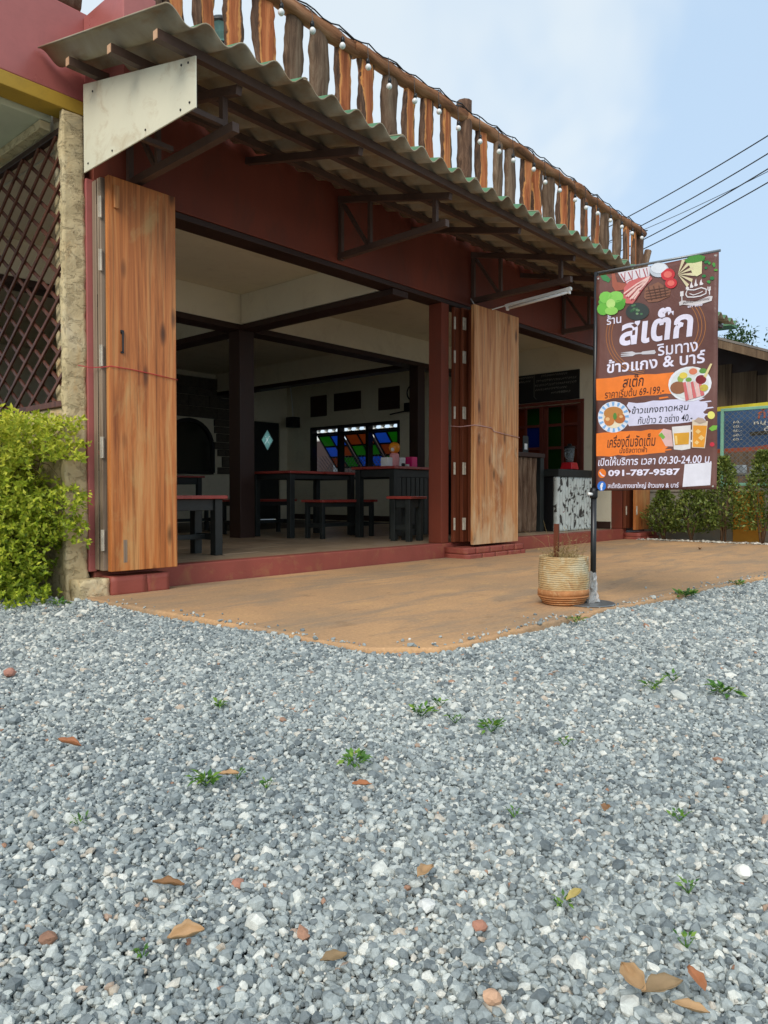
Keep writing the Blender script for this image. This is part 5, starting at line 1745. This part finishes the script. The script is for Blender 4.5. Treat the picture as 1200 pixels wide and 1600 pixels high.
for i, z in enumerate((0.006, 0.019, 0.032, 0.045)):
    r = 0.112 + 0.009 * i
    v, f = lathe([(r - 0.02, z - 0.003), (r, z), (r + 0.006, z + 0.006), (r, z + 0.011), (r - 0.02, z + 0.012)], PX, PY, 0.0, 32)
    mesh('saucer', wob(v, 0.003), f, 'clay', plt, smooth=True)
MAT['soil'] = paint('dry soil', (96, 72, 50), 0.3, 0.95, 20, 0.8)
v, f = lathe([(0.0, 0.238), (0.06, 0.24), (0.124, 0.232)], PX, PY, 0, 24, False); mesh('soil', v, f, 'soil', plt)
v, f = bar((PX - 0.03, PY + 0.03, 0.20), (PX - 0.028, PY + 0.03, 0.455), 0.028, 0.014, (1, 0, 0))
stk = mesh('stake', v, f, 'door_brown'); tag(stk, 'short flat red brown stake standing in the planter', 'stake')
dg = thing('dry_plant', (PX, PY, 0.24), 'dry straw coloured grass growing in the planter', 'plant')
rng = np.random.default_rng(4)
P, D, U, Sz = [], [], [], []
tw = []
for i in range(130):
    a, r = rng.uniform(0, 6.28), 0.11 * math.sqrt(rng.uniform())
    p = Vector((PX + r * math.cos(a), PY + r * math.sin(a), 0.236))
    d = Vector((rng.normal(0, 0.5), rng.normal(0, 0.5), 0.8)); L = rng.uniform(0.05, 0.15) if i > 14 else rng.uniform(0.18, 0.27)
    d.normalize()
    tw.append(tube([p, p + d * L * 0.5 + Vector((0, 0, 0.01)), p + d * L + Vector((d.x * 0.03, d.y * 0.03, -0.02))], [0.0011, 0.0009, 0.0004], 3, False))
    for _ in range(2):
        P.append(p + d * L * rng.uniform(0.3, 0.9)); D.append(rng.normal(0, 1, 3)); U.append(rng.normal(0, 1, 3)); Sz.append(rng.uniform(0.008, 0.02))
v, f = merge(tw); o = mesh('dry_stems', v, f, 'dry_grass', dg); tag(o, kind='stuff')
o.data.attributes.new('tone', 'FLOAT', 'POINT').data.foreach_set('value', np.random.rand(len(o.data.vertices)).astype(np.float32))
tag(leaves('dry_leaves', P, D, U, Sz, 'dry_grass', dg, None, 0.3), kind='stuff')

# ============================================================ RIGHT SIDE: SHRUBS, FENCE, HOUSE, WIRES
MAT['concrete'] = paint('grey concrete', (150, 144, 130), 0.15, 0.85, 3, 0.4, 0.5, (176, 140, 96))
MAT['orange_wall'] = paint('orange ochre paint', (206, 142, 42), 0.12, 0.6, 3, 0.2, 0.4, (150, 96, 40))
MAT['fence_green'] = paint('mint green paint', (128, 178, 152), 0.1, 0.5, 6, 0.15, 0.3, (110, 130, 110))
FX = 10.75
lw = thing('boundary_wall', (FX, 2.5, 0), 'low grey concrete boundary wall with orange painted piers behind the shrubs', 'wall')
box('wall_body', FX, FX + 0.14, -6.0, 4.42, -0.05, 0.66, 'concrete', lw)
box('coping', FX - 0.02, FX + 0.16, -6.0, 4.42, 0.661, 0.70, 'concrete', lw)
for y in (3.02, 0.2, -2.6):
    box('pier', FX - 0.03, FX - 0.001, y - 0.22, y + 0.16, -0.04, 0.64, 'orange_wall', lw)
    box('pier_cap', FX - 0.04, FX - 0.001, y - 0.23, y + 0.17, 0.6405, 0.66, 'orange_wall', lw)
for k, (ya, yb) in enumerate(((3.36, 0.66), (0.6, -2.1))):
    fe = thing('mesh_fence', (FX + 0.07, (ya + yb) / 2, 0.7), ('mint green framed wire mesh fence panel beside the banner' if k == 0 else 'mint green framed mesh fence panel farther along the boundary wall'), 'fence')
    for yy in (ya, yb):
        box('post', FX + 0.05, FX + 0.09, yy - 0.02, yy + 0.02, 0.701, 1.80, 'fence_green', fe)
    for zz_ in (0.76, 1.78):
        box('rail', FX + 0.052, FX + 0.088, yb + 0.021, ya - 0.021, zz_ - 0.02, zz_ + 0.02, 'fence_green', fe)
    gl_ = []
    c = yb - 1.0
    while c < ya:
        for s in (1, -1):
            z0, z1 = 0.78, 1.76
            y0 = c if s > 0 else c + 0.98
            y1 = y0 + s * 0.98
            def cl(y, ya_=ya, yb_=yb): return min(max(y, yb_ + 0.02), ya_ - 0.02)
            t0 = (cl(y0) - y0) / (y1 - y0); t1 = (cl(y1) - y0) / (y1 - y0)
            if t1 - t0 > 0.02:
                gl_.append(bar((FX + 0.07 + s * 0.003, cl(y0), z0 + t0 * 0.98), (FX + 0.07 + s * 0.003, cl(y1), z0 + t1 * 0.98), 0.006, 0.006))
        c += 0.075
    v, f = merge(gl_)
    tag(mesh('wire_mesh', v, f, 'grey_metal', fe), kind='stuff')
# noodle shop sign behind the mesh
MAT['sign_blue'] = paint('sign blue', (62, 92, 130), 0.15, 0.4, 2, 0.05)
MAT['sign_red'] = paint('sign red brown', (176, 88, 60), 0.15, 0.4, 3, 0.05)
MAT['sign_yellow'] = paint('sign yellow', (206, 190, 60), 0.15, 0.4, 6, 0.05)
MAT['sign_white'] = plain('sign white', (232, 226, 210), 0.4)
MAT['sign_dark'] = plain('sign dark', (70, 62, 42), 0.4)
sg = thing('shop_sign', (FX + 0.35, 2.6, 1.2), 'blue and red noodle shop sign hanging behind the mesh fence', 'sign')
X_ = FX + 0.34
def sgp(name, pts, mat, off):
    v, f = prism([(X_ - off, p[0], p[1]) for p in pts], [(X_ - off + 0.004, p[0], p[1]) for p in pts])
    return mesh(name, v, f, mat, sg)
sgp('sign_board', [(3.75, 1.22), (3.0, 1.24), (2.2, 1.36), (1.5, 1.6), (1.5, 1.86), (3.75, 1.80)], 'sign_blue', 0.0)
sgp('red_border', [(3.75, 1.20), (3.0, 1.22), (2.2, 1.34), (1.5, 1.58), (1.5, 1.62), (2.2, 1.39), (3.0, 1.28), (3.75, 1.26)], 'sign_red', 0.006)
sgp('yellow_band', [(3.75, 1.79), (1.5, 1.86), (1.5, 1.92), (3.75, 1.85)], 'sign_yellow', 0.006)
sgp('dark_band', [(3.08, 1.43), (2.1, 1.48), (2.1, 1.53), (3.08, 1.48)], 'sign_dark', 0.006)
def sgt(body, ya, yb, z0, z1, mat):
    v_, f_ = fit_text(body, 0, 1, 0, 1, 0.015)
    mesh('lettering', [(X_ - 0.0085, ya + (yb - ya) * q[0], z0 + (z1 - z0) * q[1] + 0.05 * (ya + (yb - ya) * q[0] - 3.0) * -0.5) for q in v_], f_, mat, sg)
sgt('ก๋วยเตี๋ยว', 2.98, 2.25, 1.66, 1.80, 'sign_red')
sgt('หมู-เนื้อ', 3.03, 2.62, 1.565, 1.645, 'sign_white')
sgt('ต้มยำ', 2.9, 2.6, 1.48, 1.55, 'sign_white')
for i in range(5):
    sgt('60.-', 3.30, 3.18, 1.62 - i * 0.06, 1.655 - i * 0.06, 'sign_white')
# shelves and clutter behind the fence
sh = thing('storage_rack', (FX + 0.9, 2.8, 0), 'grey rack with boxes standing in shade behind the mesh fence', 'rack')
box('shelf', FX + 0.7, FX + 1.2, 2.0, 3.9, 0.9, 0.93, 'concrete', sh)
for y in (2.02, 3.85):
    box('upright', FX + 0.72, FX + 0.76, y, y + 0.04, 0, 1.1, 'concrete', sh)
for i, (y, w, h_) in enumerate(((3.3, 0.2, 0.12), (3.05, 0.16, 0.1), (2.3, 0.2, 0.22))):
    o = box('crate', FX + 0.8, FX + 1.0, y, y + w, 0.931, 0.931 + h_, 'white_plastic'); tag(o, ('long low', 'small square', 'tall')[i] + ' white box on the rack behind the fence', 'box')

# wooden house
MAT['old_plank'] = wood('old house planks', (70, 54, 40), (112, 90, 68), (140, 118, 92), (8, 8, 0.5), 0.85, False)
MAT['old_roof'] = paint('old grey roofing', (120, 112, 104), 0.2, 0.8, 3, 0.3, 0.5, (100, 80, 62))
ho = thing('wooden_house', (14.2, 3.0, 0), 'old brown plank house with a low grey roof behind the fence', 'house')
rng_ = random.Random(3)
def rz_(y): return 2.92 + 0.4 * (y - 3.4)
v, f = prism([(14.3, 2.3, 0), (14.3, 7.0, 0), (14.3, 7.0, rz_(7.0) - 0.06), (14.3, 2.3, rz_(2.3) - 0.06)], [(18.5, 2.3, 0), (18.5, 7.0, 0), (18.5, 7.0, rz_(7.0) - 0.06), (18.5, 2.3, rz_(2.3) - 0.06)])
mesh('core', v, f, 'dark_trim', ho)
y = 7.0
while y > 2.35:
    w = rng_.choice((0.22, 0.3, 0.42))
    if not (3.4 < y - w / 2 < 3.72):
        zt = rz_(max(y - w, 2.3)) - 0.3
        box('plank', 14.27, 14.298, max(y - w, 2.3) + 0.004, y - 0.004, 0.0, zt, 'old_plank', ho, b=0.002)
    y -= w
box('post', 13.4, 13.5, 3.36, 3.46, -0.04, 2.8, 'old_plank', ho)
v, f = prism([(13.2, 1.9, rz_(1.9)), (13.2, 7.2, rz_(7.2)), (19, 7.2, rz_(7.2)), (19, 1.9, rz_(1.9))], [(13.2, 1.9, rz_(1.9) + 0.04), (13.2, 7.2, rz_(7.2) + 0.04), (19, 7.2, rz_(7.2) + 0.04), (19, 1.9, rz_(1.9) + 0.04)])
mesh('roof', v, f, 'old_roof', ho)
v, f = prism([(13.2, 7.2, rz_(7.2)), (13.2, 12.0, 2.5), (19, 12.0, 2.5), (19, 7.2, rz_(7.2))], [(13.2, 7.2, rz_(7.2) + 0.04), (13.2, 12.0, 2.54), (19, 12.0, 2.54), (19, 7.2, rz_(7.2) + 0.04)])
mesh('roof', v, f, 'old_roof', ho)
v, f = bar((13.23, 1.9, rz_(1.9) - 0.07), (13.23, 7.2, rz_(7.2) - 0.07), 0.04, 0.13); mesh('fascia', v, f, 'old_plank', ho)
# green sheet roof end beyond
pr = thing('sheet_roof', (20.0, 6.2, 3.6), 'short end of a weathered green sheet roof above the plank house', 'roof')
for k in range(3):
    v, f = bar((20.0 + 0.5 * k, 5.95 + 0.15 * k, 4.86 + 0.1 * k), (20.0 + 0.5 * k, 11.0, 5.0 + 0.1 * k), 0.5, 0.05); mesh('sheet', v, f, 'roof_top', pr)
for yy in (6.6, 8.6):
    box('prop', 19.95, 20.05, yy, yy + 0.1, 0, 4.83, 'old_plank', pr)

def tree(name, label, x, y, hgt, cr_, cz, n, leafsz, seed, grp=None):
    t = thing(name, (x, y, 0), label, 'tree', grp)
    rg = random.Random(seed)
    v, f = tube([(x, y, -0.1), (x + 0.1, y, hgt * 0.4), (x - 0.05, y + 0.1, hgt * 0.8)], [0.16, 0.12, 0.05], 8); mesh('trunk', v, f, 'twig', t, smooth=True)
    rng = np.random.default_rng(seed)
    C = []
    for i in range(26):
        d = rdir(1)[0]; r = cr_ * rng.uniform(0.35, 1.0)
        c = np.array([x, y, cz]) + d * r * np.array([1, 1, 0.8])
        C.append(c)
        v, f = tube([(x, y, hgt * 0.5), tuple((np.array([x, y, hgt * 0.6]) + c) / 2), tuple(c)], [0.06, 0.035, 0.012], 5)
        if i < 12: mesh('limb', v, f, 'twig', t, smooth=True)
    C = np.array(C)
    ci = rng.integers(0, len(C), n)
    P = C[ci] + rng.normal(0, cr_ * 0.17, (n, 3))
    D = rdir(n); D[:, 2] -= 0.2
    U = rdir(n) * 0.6 + np.array([0, 0, 1.0])
    tone = 0.45 + 0.25 * (P[:, 2] - cz) / cr_ + rng.normal(0, 0.2, n)
    tag(leaves('crown', P, D, U, rng.uniform(0.6, 1.3, n) * leafsz, 'tree_leaf', t, tone), kind='stuff')
tree('tree', 'leafy green tree behind the plank house roof', 23.0, 6.95, 4.6, 0.75, 4.8, 2400, 0.12, 5)
tree('tree', 'leafy green tree rising right of the plank house', 22.0, 4.75, 4.8, 0.75, 4.75, 2600, 0.12, 9)

# clipped shrubs in a row
def shrub(label, x, y, hgt, rad, seed, n=2300):
    t = thing('shrub', (x, y, -0.01), label, 'shrub', None)
    rg = random.Random(seed)
    for i in range(5):
        a = rg.uniform(0, 6.28)
        v, f = tube([(x + rg.uniform(-0.03, 0.03), y + rg.uniform(-0.03, 0.03), -0.03), (x + 0.06 * math.cos(a), y + 0.06 * math.sin(a), hgt * 0.3), (x + rad * 0.6 * math.cos(a), y + rad * 0.6 * math.sin(a), hgt * 0.7)], [0.014, 0.01, 0.004], 5)
        mesh('stem', v, f, 'twig', t, smooth=True)
    rng = np.random.default_rng(seed)
    u = rng.uniform(0, 1, n); a = rng.uniform(0, 6.28, n)
    z = hgt * (0.14 + 0.9 * u ** 0.85)
    tt = z / hgt
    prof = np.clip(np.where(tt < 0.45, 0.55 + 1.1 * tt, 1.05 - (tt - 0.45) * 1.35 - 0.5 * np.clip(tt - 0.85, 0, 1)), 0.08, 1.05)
    bump_ = np.array([1 + 0.75 * noise.noise(Vector((math.cos(q) * 1.8, math.sin(q) * 1.8, w * 5 + seed))) for q, w in zip(a, z)])
    r = rad * prof * bump_ * np.sqrt(rng.uniform(0.12, 1, n))
    P = np.stack([x + r * np.cos(a), y + r * np.sin(a), z], 1)
    D = np.stack([np.cos(a) * 0.7, np.sin(a) * 0.7, rng.uniform(0.0, 1.4, n)], 1) + rng.normal(0, 0.45, (n, 3))
    U = rng.normal(0, 0.5, (n, 3)) + np.array([0, 0, 1]) + np.stack([np.cos(a), np.sin(a), a * 0], 1) * 0.5
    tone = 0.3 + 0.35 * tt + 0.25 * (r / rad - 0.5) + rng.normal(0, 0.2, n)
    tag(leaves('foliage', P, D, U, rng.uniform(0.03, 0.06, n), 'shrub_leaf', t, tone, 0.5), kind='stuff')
shrub('low rounded green shrub nearest the far door stack', 10.33, 3.98, 0.66, 0.24, 3)
shrub('bushy wide green shrub second from the far door stack', 10.3, 3.58, 0.72, 0.3, 4, 2800)
shrub('tall pointed green shrub beside the orange pier', 10.3, 3.18, 1.06, 0.27, 5, 3000)
shrub('tall pointed green shrub on the outer side of the orange pier', 10.3, 2.70, 1.12, 0.27, 6, 3000)
shrub('green shrub at the outer end of the row', 10.3, 2.1, 0.95, 0.28, 7)
# pale pebbles edging the shrub bed
rng_ = random.Random(6)
mm = M('edging stone')
mm.col(mm.ramp(mm.noise(mm.vec(rnd=False), 30, 2, 0.5), [(0.35, s2l((120, 116, 106))), (0.5, s2l((176, 170, 156))), (0.65, s2l((214, 208, 196)))]))
mm.p(Roughness=0.8); MAT['edging'] = mm.m
prs = []
for i in range(420):
    x = 10.0 + abs(rng_.gauss(0, 0.09)); y = rng_.uniform(1.2, 4.25); r = rng_.uniform(0.008, 0.026) * rng_.uniform(0.6, 1.1)
    v, f = lathe([(r * 0.3, -r * 0.5), (r, -r * 0.1), (r * 0.9, r * 0.3), (r * 0.35, r * 0.6)], x, y, r * 0.45, 6)
    prs.append((v, f))
v, f = merge(prs)
o = mesh('edging_pebbles', v, f, 'edging', None); tag(o, 'pale pebbles edging the shrub bed', 'pebbles', kind='stuff')

# overhead wires on distant poles
WIRES = [((33.06, 14.4, 13.25), (28.52, 7.45, 13.07), 'topmost'), ((33.44, 13.96, 12.84), (28.51, 7.44, 12.45), 'second'), ((33.43, 13.95, 12.61), (28.5, 7.43, 11.83), 'thinnest'), ((33.48, 13.88, 12.2), (28.5, 7.43, 11.92), 'fourth'), ((33.47, 13.88, 11.77), (28.49, 7.42, 11.45), 'lowest')]
for i, (A, B, nm) in enumerate(WIRES):
    A = Vector(A); B = Vector(B)
    pts = []
    for k in range(-8, 22):
        t = k / 10.0
        p = A + (B - A) * t; p.z -= 0.06 * (1 - (2 * t - 1) ** 2)
        pts.append(p)
    v, f = tube(pts, 0.024 if i != 2 else 0.013, 5)
    o = mesh('power_line', v, f, 'black'); tag(o, nm + ' of five dark overhead wires crossing the sky beyond the railing', 'wire', 'overhead wires')

# ============================================================ LITTER, STONES AND WEEDS ON THE GRAVEL
def leafmat2(name, c):
    m = M(name)
    f = m.noise(m.vec(), 30, 5, 0.6)
    a = s2l(c)
    m.col(m.ramp(f, [(0.3, tuple(x * 0.7 for x in a[:3])), (0.7, a[:3])]))
    m.p(Roughness=0.6)
    return m.m
LT = {'tan': leafmat2('tan dead leaf', (186, 148, 104)), 'brown': leafmat2('brown dead leaf', (150, 108, 68)), 'orange': leafmat2('orange dead leaf', (176, 112, 70)), 'yellow': leafmat2('yellow dead leaf', (190, 170, 100)), 'khaki': leafmat2('khaki dead leaf', (150, 124, 88))}
for k_ in LT: MAT[k_] = LT[k_]
def dead_leaf(x, y, L, W, rz, mat, label, tilt=0.15, curl=0.25):
    n, k = 10, 4
    v, f = [], []
    for i in range(n + 1):
        t = i / n
        w = W * math.sin(math.pi * min(1, t * 0.96 + 0.02)) ** 1.0 * 0.5 * (1 + 0.12 * math.sin(t * 17 + x * 50))
        for j in range(-k, k + 1):
            s = j / k
            v.append(((t - 0.5) * L * 0.85, s * w * 0.85, 0.06 * L * noise.noise(Vector((t * 4 + x * 9, s * 2, y * 9))) + curl * L * (0.5 * s * s * (w / W * 2) + 0.5 * (t - 0.5) ** 2) + 0.0015))
    m_ = 2 * k + 1
    for i in range(n):
        for j in range(2 * k):
            a = i * m_ + j
            f.append((a, a + m_, a + m_ + 1, a + 1))
    o = mesh('fallen_leaf', v, f, mat, None, local=True, smooth=True)
    sol = o.modifiers.new('thick', 'SOLIDIFY'); sol.thickness = 0.0005
    o.location = (x, y, 0.004)
    o.rotation_euler = (tilt * random.uniform(-1, 1), tilt * random.uniform(-1, 1), rz)
    tag(o, label, 'leaf')
random.seed(17)
dead_leaf(0.95, 0.75, 0.062, 0.027, R(10), 'tan', 'single tan dead leaf lying alone on the gravel')
dead_leaf(0.59, 0.89, 0.06, 0.028, R(-38), 'tan', 'pale tan curled dead leaf on the gravel', 0.3, 0.5)
dead_leaf(0.69, 0.70, 0.046, 0.024, R(-20), 'khaki', 'small yellow brown dead leaf on the gravel')
dead_leaf(0.92, 0.35, 0.066, 0.034, R(-38), 'khaki', 'broad grey brown dead leaf in a cluster of fallen leaves')
dead_leaf(0.915, 0.385, 0.058, 0.03, R(60), 'tan', 'tan upright dead leaf in the cluster of fallen leaves', 0.4)
dead_leaf(0.965, 0.325, 0.046, 0.024, R(50), 'orange', 'orange brown dead leaf at the edge of the leaf cluster', 0.4)
dead_leaf(0.905, 0.31, 0.05, 0.02, R(-80), 'tan', 'narrow tan dead leaf below the leaf cluster')
dead_leaf(1.15, 1.08, 0.052, 0.024, R(-30), 'orange', 'orange dead leaf near the weeds')
dead_leaf(0.86, 1.80, 0.07, 0.03, R(-45), 'orange', 'curled orange brown leaf lying between the hedge and the weeds', 0.3, 0.4)
dead_leaf(0.65, 1.03, 0.06, 0.026, R(-50), 'brown', 'dark brown dead leaf half sunk in the gravel')
dead_leaf(1.0, 1.34, 0.055, 0.022, R(-60), 'tan', 'tan dead leaf lying beside a green weed')
dead_leaf(1.38, 0.64, 0.04, 0.022, R(20), 'brown', 'small brown dead leaf far from other leaves')
dead_leaf(1.045, 0.535, 0.045, 0.014, R(-10), 'yellow', 'thin yellow leaf across a green weed', 0.2)
o = bpy.data.objects[-1]
dead_leaf(8.7, 2.93, 0.09, 0.05, R(20), 'brown', 'dark brown leaf on the concrete slab near the shrubs', 0.3, 0.5)
bpy.data.objects[-1]
for (x, y, s, c, label) in ((1.09, 2.72, 0.022, (180, 128, 110), 'brick red stone lying toward the hedge'), (0.47, 1.05, 0.012, (150, 112, 90), 'dark red brown pebble on the gravel'), (0.74, 0.97, 0.010, (172, 124, 104), 'small red pebble beside the brown leaf'), (0.90, 0.61, 0.010, (172, 122, 100), 'orange red pebble below the tan leaf'), (0.78, 0.51, 0.012, (206, 164, 132), 'pale orange pebble on the gravel'), (1.32, 0.37, 0.015, (226, 224, 214), 'bright white stone on the gravel'), (0.89, 0.70, 0.013, (222, 222, 216), 'white stone under the tan leaf')):
    bm = bmesh.new(); bmesh.ops.create_icosphere(bm, subdivisions=2, radius=s)
    for q in bm.verts:
        q.co *= 1 + 0.35 * noise.noise(q.co * (1.2 / s) + Vector((x * 10, y * 10, 0)))
        q.co.z *= 0.75
    me = bpy.data.meshes.new('pebble'); bm.to_mesh(me); bm.free()
    me.materials.append(paint('pebble', c, 0.2, 0.8, 40, 0.3))
    o = link(bpy.data.objects.new('pebble', me)); o.location = (x, y, s * 0.35 - 0.012); tag(o, label, 'stone')

def weed(x, y, r, n, seed, label, grp='weeds sprouting from the gravel', z=-0.012):
    t = thing('weed', (x, y, z), label, 'weed', grp)
    rng = np.random.default_rng(seed)
    P, D, U, S = [], [], [], []
    for i in range(n):
        a = rng.uniform(0, 6.28); q = rng.uniform(0.1, 1) * r
        st_ = np.array([math.cos(a), math.sin(a), 0])
        b = np.array([x, y, z + 0.004]) + st_ * q * 0.7 + np.array([0, 0, rng.uniform(0.002, 0.5) * r * 0.7])
        P.append(b); D.append(st_ + np.array([0, 0, rng.uniform(0.1, 0.9)]) + rng.normal(0, 0.3, 3)); U.append(np.array([0, 0, 1.0]) + rng.normal(0, 0.3, 3)); S.append(rng.uniform(0.35, 0.75) * r)
    leaves('leaves', P, D, U, S, 'weed_leaf', t, None, 0.45)
    tw = []
    for i in range(5):
        a = rng.uniform(0, 6.28)
        tw.append(tube([(x, y, z - 0.006), (x + r * 0.6 * math.cos(a), y + r * 0.6 * math.sin(a), z + r * 0.4)], [0.0012, 0.0007], 4, False))
    v, f = merge(tw); o = mesh('stems', v, f, 'weed_leaf', t)
    o.data.attributes.new('tone', 'FLOAT', 'POINT').data.foreach_set('value', np.full(len(o.data.vertices), 0.4, np.float32))
WD = [(0.96, 1.37, 0.05, 34), (1.26, 1.21, 0.05, 40), (1.69, 1.11, 0.05, 30), (1.68, 1.34, 0.055, 26), (1.79, 1.36, 0.035, 14), (2.41, 0.96, 0.05, 26), (2.49, 0.76, 0.07, 36), (1.035, 0.55, 0.026, 16), (1.06, 0.37, 0.026, 12), (1.21, 0.42, 0.026, 12), (1.47, 0.53, 0.03, 12), (1.04, 1.26, 0.03, 12), (0.54, 0.92, 0.022, 8), (0.68, 1.38, 0.03, 10), (1.33, 1.83, 0.045, 16), (1.69, 1.23, 0.04, 12), (1.72, 0.91, 0.035, 12), (1.27, 0.78, 0.025, 8), (2.57, 0.95, 0.05, 14), (1.03, 1.35, 0.03, 10)]
for i, (x, y, r, n) in enumerate(WD):
    lb = {0: 'leafy green weed beside a tan dead leaf on the gravel', 1: 'low dense green weed above an orange dead leaf', 6: 'widest spreading green weed on the open gravel', 7: 'small weed with a thin yellow leaf across it'}.get(i, 'small green weed sprouting from the gravel')
    weed(x, y, r * 0.78, int(n * 1.3), 40 + i, lb)
for i, (x, y, r, n) in enumerate(((4.73, 1.68, 0.07, 60), (5.57, 1.62, 0.06, 40), (3.41, 1.74, 0.05, 30), (1.97, 4.23, 0.06, 44))):
    weed(x, y, r, n, 90 + i, ('largest green tuft on the slab edge past the banner pole', 'green tuft farthest along the slab edge from the planter', 'small tuft on the slab edge in front of the planter', 'green tuft at the foot of the hedge')[i], 'tufts along the slab edge')
